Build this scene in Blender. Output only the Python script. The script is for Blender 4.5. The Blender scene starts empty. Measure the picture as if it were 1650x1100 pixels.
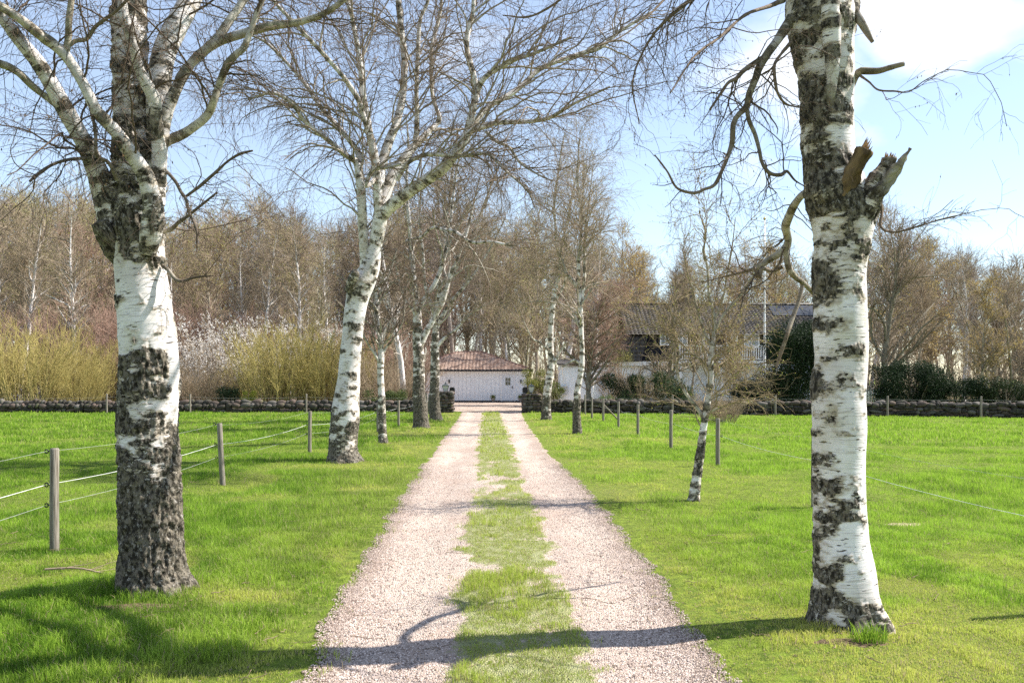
import bpy, math, random
import numpy as np
from mathutils import Vector
random.seed(7)
rng = np.random.default_rng(7)
C = bpy.context.scene.collection
PI = math.pi
F = 1400.0; HY = 612.0; CH = 1.65          # focal length in photo pixels, horizon row, camera height

def W(px, py, Y):
    """a real point in the place: photo pixel seen at distance Y metres ahead"""
    return np.array([(px - 825.0) * Y / F, Y, CH - (py - HY) * Y / F])

def gd(py):                                 # distance of a ground point on photo row py
    return F * CH / (py - HY)

# ------------------------------------------------------------------ object bookkeeping
def tag(o, label=None, cat=None, group=None, kind=None):
    if label: o['label'] = label
    if cat: o['category'] = cat
    if group: o['group'] = group
    if kind: o['kind'] = kind
    return o

def empty(name, loc=(0, 0, 0), rz=0.0, label=None, cat=None, group=None, parent=None):
    o = bpy.data.objects.new(name, None); C.objects.link(o)
    o.location = loc; o.rotation_euler = (0, 0, rz); o.empty_display_size = .3
    if parent: o.parent = parent
    return tag(o, label, cat, group)

def link(name, me, mat=None, parent=None, loc=None):
    o = bpy.data.objects.new(name, me); C.objects.link(o)
    if mat is not None:
        for m in (mat if isinstance(mat, (list, tuple)) else [mat]): me.materials.append(m)
    if parent: o.parent = parent
    if loc is not None: o.location = loc
    return o

def mesh_np(name, V, faces, attrs=None, smooth=False, mats=None):
    """V [n,3]; faces: list of int arrays [m,k] with k = 3 or 4; mats: list of int arrays, one per face array"""
    me = bpy.data.meshes.new(name)
    V = np.asarray(V, np.float32)
    me.vertices.add(len(V)); me.vertices.foreach_set('co', V.ravel())
    fl = [np.asarray(f, np.int32) for f in faces if len(f)]
    li = np.concatenate([f.ravel() for f in fl])
    ls = []; s = 0
    for f in fl:
        ls.append(s + np.arange(len(f), dtype=np.int32) * f.shape[1]); s += f.size
    ls = np.concatenate(ls)
    me.loops.add(len(li)); me.loops.foreach_set('vertex_index', li)
    me.polygons.add(len(ls)); me.polygons.foreach_set('loop_start', ls.astype(np.int32))
    if mats is not None:
        me.polygons.foreach_set('material_index', np.concatenate(mats).astype(np.int32))
    me.update(calc_edges=True)
    if smooth: me.polygons.foreach_set('use_smooth', np.ones(len(ls), bool))
    else: me.polygons.foreach_set('use_smooth', np.zeros(len(ls), bool))
    for k, (typ, arr) in (attrs or {}).items():
        a = me.attributes.new(k, typ, 'POINT')
        a.data.foreach_set('vector' if typ == 'FLOAT_VECTOR' else 'value', np.asarray(arr, np.float32).ravel())
    return me

# ------------------------------------------------------------------ numpy noise
def _h(ix, iy, iz, seed):
    n = (ix * 374761393 + iy * 668265263 + iz * 2147483647 + seed * 974711) & 0xffffffff
    n = ((n ^ (n >> 13)) * 1274126177) & 0xffffffff
    n = ((n ^ (n >> 16)) * 2246822519) & 0xffffffff
    return ((n ^ (n >> 15)) & 0xffff) / 65535.0

def vnoise(p, seed=0):
    p = np.asarray(p, float); i = np.floor(p).astype(np.int64); f = p - i
    u = f * f * f * (f * (f * 6 - 15) + 10); r = 0
    for dx in (0, 1):
        wx = u[:, 0] if dx else 1 - u[:, 0]
        for dy in (0, 1):
            wy = u[:, 1] if dy else 1 - u[:, 1]
            for dz in (0, 1):
                wz = u[:, 2] if dz else 1 - u[:, 2]
                r = r + wx * wy * wz * _h(i[:, 0] + dx, i[:, 1] + dy, i[:, 2] + dz, seed)
    return r

def fbm(p, oct=4, seed=0, rough=.5):
    p = np.asarray(p, float); a = 1; s = 0; t = 0
    for k in range(oct):
        s = s + a * vnoise(p * 2 ** k + 17.3 * k, seed + k); t += a; a *= rough
    return s / t

def sst(a, b, x):
    t = np.clip((x - a) / (b - a), 0, 1); return t * t * (3 - 2 * t)

# ------------------------------------------------------------------ box / tube builder for hand-made things
class MB:
    def __init__(s): s.v = []; s.f = []; s.m = []; s.mi = 0
    def add(s, vs, fs):
        n = len(s.v); s.v += [tuple(map(float, v)) for v in vs]
        s.f += [tuple(n + i for i in f) for f in fs]; s.m += [s.mi] * len(fs); return s
    def box(s, x0, x1, y0, y1, z0, z1):
        return s.add([(x0,y0,z0),(x1,y0,z0),(x1,y1,z0),(x0,y1,z0),(x0,y0,z1),(x1,y0,z1),(x1,y1,z1),(x0,y1,z1)],
                     [(0,3,2,1),(4,5,6,7),(0,1,5,4),(1,2,6,5),(2,3,7,6),(3,0,4,7)])
    def frustum(s, cx, cy, z0, z1, a0, b0, a1, b1, n=4, rot=PI/4):
        vs = []
        for z, a, b in ((z0, a0, b0), (z1, a1, b1)):
            for k in range(n):
                t = rot + 2*PI*k/n; sc = math.sqrt(2) if n == 4 else 1
                vs.append((cx + a*sc*math.cos(t), cy + b*sc*math.sin(t), z))
        fs = [tuple(range(n-1, -1, -1)), tuple(range(n, 2*n))]
        fs += [(k, (k+1) % n, n+(k+1) % n, n+k) for k in range(n)]
        return s.add(vs, fs)
    def lathe(s, cx, cy, prof, n=12):
        vs = [(cx + r*math.cos(2*PI*k/n), cy + r*math.sin(2*PI*k/n), z) for r, z in prof for k in range(n)]
        m = len(prof)
        fs = [(j*n+k, j*n+(k+1) % n, (j+1)*n+(k+1) % n, (j+1)*n+k) for j in range(m-1) for k in range(n)]
        fs += [tuple(range(n-1, -1, -1)), tuple(range((m-1)*n, m*n))]
        return s.add(vs, fs)
    def tube(s, pts, r, n=8, r1=None):
        pts = [Vector(p) for p in pts]; m = len(pts); vs = []
        for j, p in enumerate(pts):
            t = (pts[min(j+1, m-1)] - pts[max(j-1, 0)]).normalized()
            a = t.cross(Vector((0, 0, 1)) if abs(t.z) < .9 else Vector((1, 0, 0))).normalized(); b = t.cross(a)
            rr = r if r1 is None else r + (r1 - r)*j/(m-1)
            vs += [p + a*rr*math.cos(2*PI*k/n) + b*rr*math.sin(2*PI*k/n) for k in range(n)]
        fs = [(j*n+k, (j+1)*n+k, (j+1)*n+(k+1) % n, j*n+(k+1) % n) for j in range(m-1) for k in range(n)]
        fs += [tuple(range(n)), tuple(range(m*n-1, (m-1)*n-1, -1))]
        return s.add(vs, fs)
    def build(s, name, mat, parent=None, smooth=False, loc=None):
        me = bpy.data.meshes.new(name); me.from_pydata(s.v, [], s.f)
        me.polygons.foreach_set('material_index', s.m)
        if smooth: me.polygons.foreach_set('use_smooth', [True]*len(s.f))
        me.update()
        return link(name, me, mat, parent, loc)

# ------------------------------------------------------------------ materials
class NT:
    def __init__(s, name):
        s.m = bpy.data.materials.new(name); s.m.use_nodes = True
        s.t = s.m.node_tree; s.t.nodes.clear()
        s.out = s.n('ShaderNodeOutputMaterial')
    def n(s, typ, **kw):
        o = s.t.nodes.new(typ)
        for k, v in kw.items(): setattr(o, k, v)
        return o
    def l(s, a, b): s.t.links.new(a, b)
    def set(s, sock, v):
        if isinstance(v, (int, float)): sock.default_value = v
        elif isinstance(v, (tuple, list)): sock.default_value = (tuple(v) + (1,))[:len(sock.default_value)] if len(v) == 3 and len(sock.default_value) == 4 else v
        else: s.l(v, sock)
    def attr(s, name, out='Fac'):
        return s.n('ShaderNodeAttribute', attribute_name=name).outputs[out]
    def obj(s): return s.n('ShaderNodeTexCoord').outputs['Object']
    def mapv(s, v, sc, loc=(0, 0, 0)):
        m = s.n('ShaderNodeMapping'); s.l(v, m.inputs['Vector']); m.inputs['Scale'].default_value = sc; m.inputs['Location'].default_value = loc
        return m.outputs[0]
    def noise(s, v, scale=1, detail=4, rough=.55, dist=0):
        m = s.n('ShaderNodeTexNoise'); s.l(v, m.inputs['Vector'])
        m.inputs['Scale'].default_value = scale; m.inputs['Detail'].default_value = detail
        m.inputs['Roughness'].default_value = rough; m.inputs['Distortion'].default_value = dist
        return m.outputs['Fac']
    def voro(s, v, scale=1, feature='F1', out='Distance'):
        m = s.n('ShaderNodeTexVoronoi', feature=feature); s.l(v, m.inputs['Vector']); m.inputs['Scale'].default_value = scale
        return m.outputs[out]
    def ramp(s, f, a, b, lo=0.0, hi=1.0):
        m = s.n('ShaderNodeMapRange', interpolation_type='SMOOTHSTEP'); s.set(m.inputs['Value'], f)
        for k, v in (('From Min', a), ('From Max', b), ('To Min', lo), ('To Max', hi)): m.inputs[k].default_value = v
        return m.outputs[0]
    def mix(s, f, a, b, mode='MIX'):
        m = s.n('ShaderNodeMix', data_type='RGBA', blend_type=mode)
        s.set(m.inputs['Factor'], f); s.set(m.inputs['A'] if False else m.inputs[6], a); s.set(m.inputs[7], b)
        return m.outputs[2]
    def math(s, op, a, b=0.0, c=0.0):
        m = s.n('ShaderNodeMath', operation=op); s.set(m.inputs[0], a); s.set(m.inputs[1], b); s.set(m.inputs[2], c)
        return m.outputs[0]
    def bump(s, h, dist=.01, strength=1.0, normal=None):
        m = s.n('ShaderNodeBump'); s.l(h, m.inputs['Height']); m.inputs['Distance'].default_value = dist; m.inputs['Strength'].default_value = strength
        if normal is not None: s.l(normal, m.inputs['Normal'])
        return m.outputs[0]
    def bsdf(s, col, rough=.9, spec=.2, normal=None, trans=None, metal=0.0):
        b = s.n('ShaderNodeBsdfPrincipled'); s.set(b.inputs['Base Color'], col); s.set(b.inputs['Roughness'], rough)
        b.inputs['Specular IOR Level'].default_value = spec; b.inputs['Metallic'].default_value = metal
        if normal is not None: s.l(normal, b.inputs['Normal'])
        o = b.outputs[0]
        if trans is not None:
            t = s.n('ShaderNodeBsdfTranslucent'); s.set(t.inputs['Color'], trans[0])
            x = s.n('ShaderNodeMixShader'); x.inputs[0].default_value = trans[1]; s.l(o, x.inputs[1]); s.l(t.outputs[0], x.inputs[2]); o = x.outputs[0]
        s.l(o, s.out.inputs[0]); return s.m

def plain(name, col, rough=.8, spec=.3, metal=0.0, var=.12, scale=6.0, bump=0.0):
    n = NT(name); o = n.obj(); f = n.noise(o, scale, 5)
    dark = tuple(c*(1-var*2) for c in col); lite = tuple(min(1, c*(1+var)) for c in col)
    c = n.mix(n.ramp(f, .3, .7), dark, lite)
    return n.bsdf(c, rough, spec, n.bump(f, bump) if bump else None, metal=metal)

def mat_birch(name, warm=0.0, moss=.5, twig=(.17, .12, .085), far=False, limbc=((.15, .12, .08), (.46, .42, .33))):
    n = NT(name); b = n.attr('bark', 'Vector'); rad = n.attr('rad'); dk = n.attr('dark')
    big = n.noise(n.mapv(b, (2.2, 2.2, 1.3)), 1, 4)
    white = n.mix(n.ramp(big, .35, .68), (.80, .765, .765), (.58, .53, .50))
    mossn0 = n.noise(n.mapv(b, (5, 5, 9), (2, 7, 1)), 1, 5, .65)
    streak = n.noise(n.mapv(b, (7, 7, 95)), 1, 3, .6)
    white = n.mix(n.ramp(streak, .50, .70, 0, .65), white, (.33, .28, .24))
    lent = n.noise(n.mapv(b, (11, 11, 62)), 1, 3, .5)
    lm = n.ramp(lent, .63, .68)
    white = n.mix(lm, white, (.075, .06, .05))
    mossn = n.noise(n.mapv(b, (3, 3, 1.6), (5, 2, 7)), 1, 5)
    white = n.mix(n.ramp(mossn, .56, .72, 0, moss), white, (.36, .32, .12))
    fine = n.noise(n.mapv(b, (60, 60, 35)), 1, 5, .65)
    rough_ = n.noise(n.mapv(b, (34, 34, 20)), 1, 6, .7)
    dcol = n.mix(n.ramp(rough_, .42, .60), (.022, .018, .012), (.175, .15, .115))
    fleck = n.noise(n.mapv(b, (42, 42, 30), (3, 1, 4)), 1, 5, .7)
    dcol = n.mix(n.ramp(fleck, .55, .66, 0, .8), dcol, (.36, .335, .30))
    ragged = n.noise(n.mapv(b, (26, 26, 75)), 1, 5, .7)
    dkn = n.math('ADD', dk, n.math('MULTIPLY', n.math('SUBTRACT', ragged, .5), 1.9))
    dm = n.ramp(dkn, .56, .70)
    white = n.mix(n.math('MULTIPLY', n.ramp(dk, .0, .45), n.ramp(mossn0, .3, .6, .25, .85)), white, (.33, .27, .19))
    col = n.mix(dm, white, dcol)
    tw = n.ramp(rad, .006 if not far else .010, .024 if not far else .035)
    limb = n.mix(n.ramp(n.noise(n.mapv(b, (9, 9, 9)), 1, 4), .38, .62), limbc[0], limbc[1])
    lw = n.ramp(rad, .020, .055)
    col = n.mix(n.math('MULTIPLY', n.math('SUBTRACT', 1.0, lw), .75), col, limb)
    col = n.mix(n.math('SUBTRACT', 1.0, tw), col, twig)
    h = n.math('ADD', n.math('MULTIPLY', rough_, dm), n.math('ADD', n.math('MULTIPLY', streak, .25), n.math('MULTIPLY', lm, -.3)))
    nm = n.bump(h, .012, .9)
    return n.bsdf(col, .85, .25, nm)

def mat_bark(name, a, b_, twig, r0=.008, r1=.03):
    n = NT(name); b = n.attr('bark', 'Vector'); rad = n.attr('rad')
    f = n.noise(n.mapv(b, (14, 14, 4)), 1, 5, .65)
    c = n.mix(n.ramp(f, .35, .65), a, b_)
    f2 = n.noise(n.mapv(b, (3, 3, 2)), 1, 3)
    c = n.mix(n.ramp(f2, .5, .7, 0, .5), c, tuple(x*1.4 for x in b_))
    c = n.mix(n.ramp(rad, r0, r1), twig, c)
    return n.bsdf(c, .9, .15, n.bump(f, .02, .8))

def mat_leaf(name, c1, c2, tr=.35):
    n = NT(name); v = n.attr('var')
    o = n.noise(n.obj(), .7, 3)
    f = n.math('ADD', n.math('MULTIPLY', v, .7), n.math('MULTIPLY', o, .5))
    c = n.mix(n.ramp(f, .2, .9), c1, c2)
    return n.bsdf(c, .7, .25, trans=(c, tr))
# ------------------------------------------------------------------ branch growing
def catmull(P, n):
    P = np.asarray(P, float)
    if len(P) == 2: t = np.linspace(0, 1, n)[:, None]; return P[0]*(1-t) + P[1]*t
    Q = np.vstack([2*P[0]-P[1], P, 2*P[-1]-P[-2]])
    seg = np.linalg.norm(np.diff(P[:, :3], axis=0), axis=1); cum = np.concatenate([[0], np.cumsum(seg)])
    s = np.linspace(0, cum[-1], n); k = np.clip(np.searchsorted(cum, s, side='right')-1, 0, len(P)-2)
    t = ((s - cum[k]) / np.maximum(seg[k], 1e-9))[:, None]
    a, b, c, d = Q[k], Q[k+1], Q[k+2], Q[k+3]
    return .5*((2*b) + (c-a)*t + (2*a-5*b+4*c-d)*t*t + (3*b-a-3*c+d)*t**3)

def path(L, Y0, n=None, scale=F):
    """traced limb: list of (px, py, width in px, depth offset) -> pts, radii"""
    A = []
    for q in L:
        dy = q[3] if len(q) > 3 else 0.0
        Y = Y0 + dy
        A.append(list(W(q[0], q[1], Y)) + [q[2]*.5*Y/scale])
    A = catmull(A, n or max(10, len(L)*5))
    return A[:, :3], np.maximum(A[:, 3], .001)

def batch1(P, R): return (P[None], R[None])

def resample(P, R, K):
    A = catmull(np.hstack([P, R[:, None]]), K); return A[:, :3], A[:, 3]

def stack(lst, K=14):
    out = [resample(P, R, K) for P, R in lst]
    return (np.array([o[0] for o in out]), np.maximum(np.array([o[1] for o in out]), .0008))

def unit(v): return v / np.maximum(np.linalg.norm(v, axis=-1, keepdims=True), 1e-9)

def spawn(par, n, L, ang=(30, 60), K=6, t0=.15, t1=1.0, grav=0.0, wig=.25, rr=.5, rtip=.35, rmax=9, rmin=.0008,
          up=0.0, shrink=.5, zmin=.5, wmin=0.0, side=None, byrad=0.0):
    P, R = par; N, KP, _ = P.shape
    ln = np.linalg.norm(np.diff(P, axis=1), axis=2).sum(1)
    w = ln * (R.mean(1) ** byrad)
    idx = rng.choice(N, n, p=w/w.sum()); t = rng.uniform(t0, t1, n)
    s = t*(KP-1); k = np.minimum(s.astype(int), KP-2); f = (s-k)[:, None]
    p0 = P[idx, k]*(1-f) + P[idx, k+1]*f; T = unit(P[idx, k+1]-P[idx, k])
    rp = R[idx, k]*(1-f[:, 0]) + R[idx, k+1]*f[:, 0]
    v = rng.normal(size=(n, 3))
    if side is not None: v = v + np.asarray(side)
    perp = unit(v - (v*T).sum(1)[:, None]*T)
    a = np.radians(rng.uniform(ang[0], ang[1], n))[:, None]
    d = np.cos(a)*T + np.sin(a)*perp; d[:, 2] += up; d = unit(d)
    L_ = rng.uniform(L[0], L[1], n) * (1-shrink*t)
    out = np.zeros((n, K, 3)); out[:, 0] = p0; st = (L_/(K-1))[:, None]; cur = p0.copy()
    for j in range(1, K):
        d = d + rng.normal(size=(n, 3))*wig + np.array([0, 0, grav])*(j/K)
        low = cur[:, 2] < zmin; d[low, 2] = np.maximum(d[low, 2], 0)
        d = unit(d); cur = cur + d*st; out[:, j] = cur
    r0 = np.clip(rp*rr, rmin, rmax)
    taper = np.linspace(1, rtip, K)[None]
    return (out, np.maximum(r0[:, None]*taper, rmin*.7))

class Tree:
    """collects batches and turns them into one mesh"""
    def __init__(s): s.V = []; s.F = []; s.B = []; s.R = []; s.D = []; s.n = 0
    def add(s, batch, S=4, dark=0.0, cap=False):
        P, R = batch; N, K, _ = P.shape
        T = unit(np.gradient(P, axis=1))
        mean = unit(T.mean(1)); ref = np.where(np.abs(mean[:, 2:3]) > .8, np.array([[1., 0, 0]]), np.array([[0, 0, 1.]]))
        A = unit(np.cross(T, ref[:, None, :])); Bn = np.cross(T, A)
        th = np.arange(S)*2*PI/S
        c = np.cos(th)[None, None, :, None]; sn = np.sin(th)[None, None, :, None]
        ring = (A[:, :, None]*c + Bn[:, :, None]*sn)
        V = P[:, :, None] + ring*R[:, :, None, None]
        ln = np.concatenate([np.zeros((N, 1)), np.cumsum(np.linalg.norm(np.diff(P, axis=1), axis=2), 1)], 1) + rng.uniform(0, 50, (N, 1))
        B = np.zeros((N, K, S, 3)); B[..., 0] = R[:, :, None]*np.cos(th); B[..., 1] = R[:, :, None]*np.sin(th); B[..., 2] = ln[:, :, None]
        i = (np.arange(N)[:, None, None]*K*S + np.arange(K-1)[None, :, None]*S + np.arange(S)[None, None, :])
        j = (np.arange(N)[:, None, None]*K*S + np.arange(K-1)[None, :, None]*S + (np.arange(S)[None, None, :]+1) % S)
        s.F.append((np.stack([i, j, j+S, i+S], -1).reshape(-1, 4) + s.n))
        s.V.append(V.reshape(-1, 3)); s.B.append(B.reshape(-1, 3)); s.R.append(np.repeat(R.reshape(-1), S))
        s.D.append(np.full(N*K*S, dark) if np.isscalar(dark) else np.repeat(np.asarray(dark).reshape(-1), S))
        s.n += N*K*S; return s
    def mesh(s, name, smooth=True, origin=(0, 0, 0)):
        V = np.concatenate(s.V) - np.asarray(origin)
        return mesh_np(name, V, [np.concatenate(s.F)],
                       {'bark': ('FLOAT_VECTOR', np.concatenate(s.B)), 'rad': ('FLOAT', np.concatenate(s.R)), 'dark': ('FLOAT', np.concatenate(s.D))}, smooth)

def hero(name, P, R, mat, parent, S=64, step=.012, darkf=None, fiss=.010, flare=0.0, off=0.0, tipcap=True, origin=(0, 0, 0), lump=.05, knots=()):
    """a close-up trunk or limb: dense tube with real bark relief; darkf(z, theta, s) -> bias of the rough dark bark"""
    seg = np.linalg.norm(np.diff(P, axis=0), axis=1).sum(); K = max(8, int(seg/step))
    P, R = resample(P, R, K); N = K
    T = unit(np.gradient(P, axis=0)); m = unit(T.mean(0))
    ref = np.array([1., 0, 0]) if abs(m[2]) > .7 else np.array([0, 0, 1.])
    Bn = unit(np.cross(T, ref)); A = np.cross(Bn, T)      # for an upright trunk A points to +x, Bn to +y
    th = np.arange(S)*2*PI/S; ct, sn = np.cos(th), np.sin(th)
    s_ = np.concatenate([[0], np.cumsum(np.linalg.norm(np.diff(P, axis=0), axis=1))])
    TH = np.tile(th, (N, 1)).ravel(); RR = np.repeat(R, S); SS = np.repeat(s_, S)
    B = np.stack([RR*np.cos(TH), RR*np.sin(TH), SS + off], 1)
    Zw = np.repeat(P[:, 2], S)
    dn = fbm(B*[6, 6, 11], 5, 3, .6)
    bias = darkf(Zw, TH, SS) if darkf else np.zeros(len(SS))
    dark = sst(.37, .66, dn + bias)
    mul = 1 + lump*(fbm(B*[3, 3, 2.2], 3, 9)-.5)*2
    if flare:
        lob = .55 + .45*np.sin(TH*3+.8)*np.sin(TH*2+.3) + .25*np.sin(TH*7+1)
        mul = mul + flare*np.exp(-np.maximum(Zw, 0)/.11)*np.maximum(lob, .1)
    ridg = 1 - np.abs(fbm(B*[20, 20, 7], 4, 21)*2-1)*2.2
    plate = fbm(B*[45, 45, 26], 3, 33)-.5
    disp = dark*(fiss*(-.35+ridg*1.25) + fiss*1.1*plate) + (1-dark)*.0012*(fbm(B*[10, 10, 60], 2, 5)-.5)
    for (kz, kt, kw, kh) in knots:
        dz = (SS-kz)/kw; dt = (np.mod(TH-kt+PI, 2*PI)-PI)*RR/kw
        disp = disp + kh*np.exp(-(dz*dz+dt*dt))
    rr = RR*mul + disp
    V = np.repeat(P, S, axis=0) + (np.repeat(A, S, axis=0)*np.cos(TH)[:, None] + np.repeat(Bn, S, axis=0)*np.sin(TH)[:, None])*rr[:, None]
    i = (np.arange(N-1)[:, None]*S + np.arange(S)[None]); j = (np.arange(N-1)[:, None]*S + (np.arange(S)[None]+1) % S)
    Fq = np.stack([i, j, j+S, i+S], -1).reshape(-1, 4); faces = [Fq]
    at = [B, RR, dark]
    if tipcap:
        V = np.vstack([V, P[-1:] + T[-1:]*R[-1]*.3]); c = len(V)-1; b0 = (N-1)*S
        k = np.arange(S); faces.append(np.stack([b0+k, b0+(k+1) % S, np.full(S, c)], 1))
        at = [np.vstack([B, B[-1:]]), np.append(RR, RR[-1]), np.append(dark, 1.0)]
    me = mesh_np(name, V-np.asarray(origin), faces, {'bark': ('FLOAT_VECTOR', at[0]), 'rad': ('FLOAT', at[1]), 'dark': ('FLOAT', at[2])}, True)
    return link(name, me, mat, parent)

OCT = np.array([[1,0,0],[-1,0,0],[0,1,0],[0,-1,0],[0,0,1],[0,0,-1]], float)
OCTF = np.array([[0,2,4],[2,1,4],[1,3,4],[3,0,4],[2,0,5],[1,2,5],[3,1,5],[0,3,5]])
def bits(name, pts, size, mat, parent, stretch=(1, 1, 1), origin=(0, 0, 0), var=None):
    """small solid buds, catkins or pebbles"""
    n = len(pts); sz = rng.uniform(size[0], size[1], (n, 1, 1))
    v = OCT[None]*np.asarray(stretch)*sz*rng.uniform(.75, 1.25, (n, 6, 1))
    a = rng.uniform(0, 2*PI, n); c, s = np.cos(a)[:, None], np.sin(a)[:, None]
    x, y = v[..., 0].copy(), v[..., 1].copy(); v[..., 0] = x*c - y*s; v[..., 1] = x*s + y*c
    V = (v + pts[:, None]).reshape(-1, 3) - np.asarray(origin)
    Fc = (OCTF[None] + (np.arange(n)*6)[:, None, None]).reshape(-1, 3)
    me = mesh_np(name, V, [Fc], {'var': ('FLOAT', np.repeat(rng.random(n) if var is None else var, 6))})
    return link(name, me, mat, parent)

def leaves(pts, size, aspect=.6, droop=.3):
    """small folded leaves: two triangles each with a crease"""
    n = len(pts); d = unit(rng.normal(size=(n, 3)) + [0, 0, -droop]); e = unit(np.cross(d, rng.normal(size=(n, 3)))); u = np.cross(d, e)
    L_ = rng.uniform(size[0], size[1], n)[:, None]
    a = pts; b = pts + d*L_*.5 + e*L_*aspect*.5 + u*L_*.12; c = pts + d*L_; f = pts + d*L_*.5 - e*L_*aspect*.5 + u*L_*.12
    V = np.stack([a, b, c, f], 1).reshape(-1, 3); k = np.arange(n)[:, None]*4
    Fc = np.concatenate([k+[0, 1, 2], k+[0, 2, 3]]); var = np.repeat(rng.random(n), 4)
    return V, Fc, var

def leaf_obj(name, pts, size, mat, parent, aspect=.6, origin=(0, 0, 0)):
    V, Fc, var = leaves(pts, size, aspect)
    return link(name, mesh_np(name, V-np.asarray(origin), [Fc], {'var': ('FLOAT', var)}), mat, parent)

def pts_on(batch, n, t0=.2):
    P, R = batch; N, K, _ = P.shape; i = rng.integers(0, N, n); s = rng.uniform(t0, 1, n)*(K-1); k = np.minimum(s.astype(int), K-2); f = (s-k)[:, None]
    return P[i, k]*(1-f) + P[i, k+1]*f
def cat(*bs): return (np.concatenate([b[0] for b in bs]), np.concatenate([b[1] for b in bs]))
# ------------------------------------------------------------------ ground, drive, grass
DY = np.array([2., 5.5, 8., 12.3, 19.6, 30., 41., 47.])
DL = np.array([-1.10, -1.22, -1.37, -1.55, -1.80, -2.12, -2.45, -2.75])
DR = np.array([1.10, 1.20, 1.19, 1.15, .86, .62, .50, .62])
def cen(y): return .172 - .0275*y
def edges(y):
    q = np.stack([y*2.2, y*0, y*0], 1); q2 = q+[0, 5.5, 0]
    return (np.interp(y, DY, DL) + .15*(fbm(q, 5, 50, .7)-.5)*2, np.interp(y, DY, DR) + .15*(fbm(q2, 5, 51, .7)-.5)*2)
def stripmask(x, y):
    u = np.abs(x-cen(y)); q = np.stack([x*5, y*3, x*0], 1)
    m = .55 + 1.8*(fbm(q, 5, 61, .65)-.5) + np.clip((.40-u)*3.4, -3, .38)
    m = m - .75*np.exp(-((y-7.52)/.17)**2) - .5*np.exp(-((y-13.9)/1.5)**2)*sst(.30, -.05, x-cen(y)) - .3*np.exp(-((y-16.3)/.5)**2)
    return sst(.34, .82, m)
def gz(x, y):
    x = np.asarray(x, float); y = np.asarray(y, float)
    q = np.stack([x*.35, y*.35, x*0], 1); q2 = np.stack([x*2.0, y*2.0, x*0], 1)
    u = np.abs(x-cen(y)); off = sst(1.2, 2.4, u)
    z = off*(.10*(fbm(q, 2, 70)-.5) + .035*(fbm(q2, 2, 71)-.5)) - .02*np.exp(-((u-.85)/.25)**2)
    return z * sst(60, 40, np.abs(y)) * sst(-2, 1, 40-u)
xs = np.unique(np.concatenate([np.linspace(-8, 8, 200), -np.geomspace(8, 900, 60), np.geomspace(8, 900, 60)]))
ys = np.unique(np.concatenate([-np.geomspace(1, 300, 20), np.linspace(-1, 12, 150), np.linspace(12, 50, 200), np.geomspace(50, 1600, 50)]))
def grid_mesh(name, xs, ys, zf, attrs=None):
    X, Y = np.meshgrid(xs, ys); x, y = X.ravel(), Y.ravel(); nx, ny = len(xs), len(ys)
    i = (np.arange(ny-1)[:, None]*nx + np.arange(nx-1)[None]).ravel()
    return mesh_np(name, np.stack([x, y, zf(x, y)], 1), [np.stack([i, i+1, i+nx+1, i+nx], 1)], attrs, True)

n = NT('grass_ground'); o = n.obj()
f1 = n.noise(n.mapv(o, (.45, .45, .45)), 1, 5); f2 = n.noise(n.mapv(o, (9, 9, 9)), 1, 6, .7); f3 = n.noise(n.mapv(o, (60, 60, 60)), 1, 4, .7)
c = n.mix(n.ramp(f2, .3, .7), (.065, .105, .012), (.20, .275, .03))
c = n.mix(n.ramp(f1, .48, .68, 0, .6), c, (.17, .19, .05))
c = n.mix(n.ramp(f3, .45, .7, 0, .45), c, (.16, .13, .075))
c = n.mix(n.ramp(n.noise(o, 30, 5, .7), .5, .32, 0, .7), c, (.035, .05, .01))
M_ground = n.bsdf(c, .95, .1, n.bump(n.math('ADD', f2, n.math('MULTIPLY', f3, .5)), .05, .8))
g = link('ground', grid_mesh('ground', xs, ys, gz), M_ground); tag(g, kind='structure')

# drive: packed pinkish gravel, one strip following the traced edges
dys = []; y = 1.0
while y < 46.0: dys.append(y); y += max(.025, .0028*y)
dys = np.array(dys); eL, eR = edges(dys); NX = 84
t = np.linspace(0, 1, NX); X = eL[:, None]*(1-t) + eR[:, None]*t; Y = np.repeat(dys[:, None], NX, 1); x, y = X.ravel(), Y.ravel()
sm = stripmask(x, y)
z = gz(x, y) + .008 + .018*sm*fbm(np.stack([x*14, y*14, x*0], 1), 3, 75) + .006*(fbm(np.stack([x*30, y*30, x*0], 1), 2, 76)-.5)
E = np.minimum(t, 1-t)*2.6; z = z - .025*np.repeat(sst(.05, 0, E)[None], len(dys), 0).ravel()
i = (np.arange(len(dys)-1)[:, None]*NX + np.arange(NX-1)[None]).ravel()
edge = np.repeat(E[None], len(dys), 0).ravel()
n = NT('pink_gravel'); o = n.obj(); soil = n.attr('soil'); ed = n.attr('edge')
v1 = n.voro(o, 95, out='Color'); v2 = n.voro(o, 95); v3 = n.voro(o, 160, out='Color'); fb = n.noise(o, 1.3, 5, .6); fg = n.noise(o, 45, 4, .7)
sep = n.n('ShaderNodeSeparateColor'); n.l(v1, sep.inputs[0])
c = n.mix(n.ramp(sep.outputs[0], 0, 1), (.40, .315, .26), (.57, .465, .40))
sep2 = n.n('ShaderNodeSeparateColor'); n.l(v3, sep2.inputs[0])
c = n.mix(n.ramp(sep2.outputs[0], .72, .9, 0, .75), c, (.24, .17, .14))
c = n.mix(n.ramp(sep2.outputs[1], .85, .95, 0, .7), c, (.70, .63, .57))
c = n.mix(n.ramp(fb, .40, .66, 0, .45), c, (.40, .28, .22))
c = n.mix(n.ramp(n.noise(n.mapv(o, (1.6, .35, 1)), 1, 4, .6), .45, .62, 0, .5), c, (.66, .55, .46))
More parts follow.
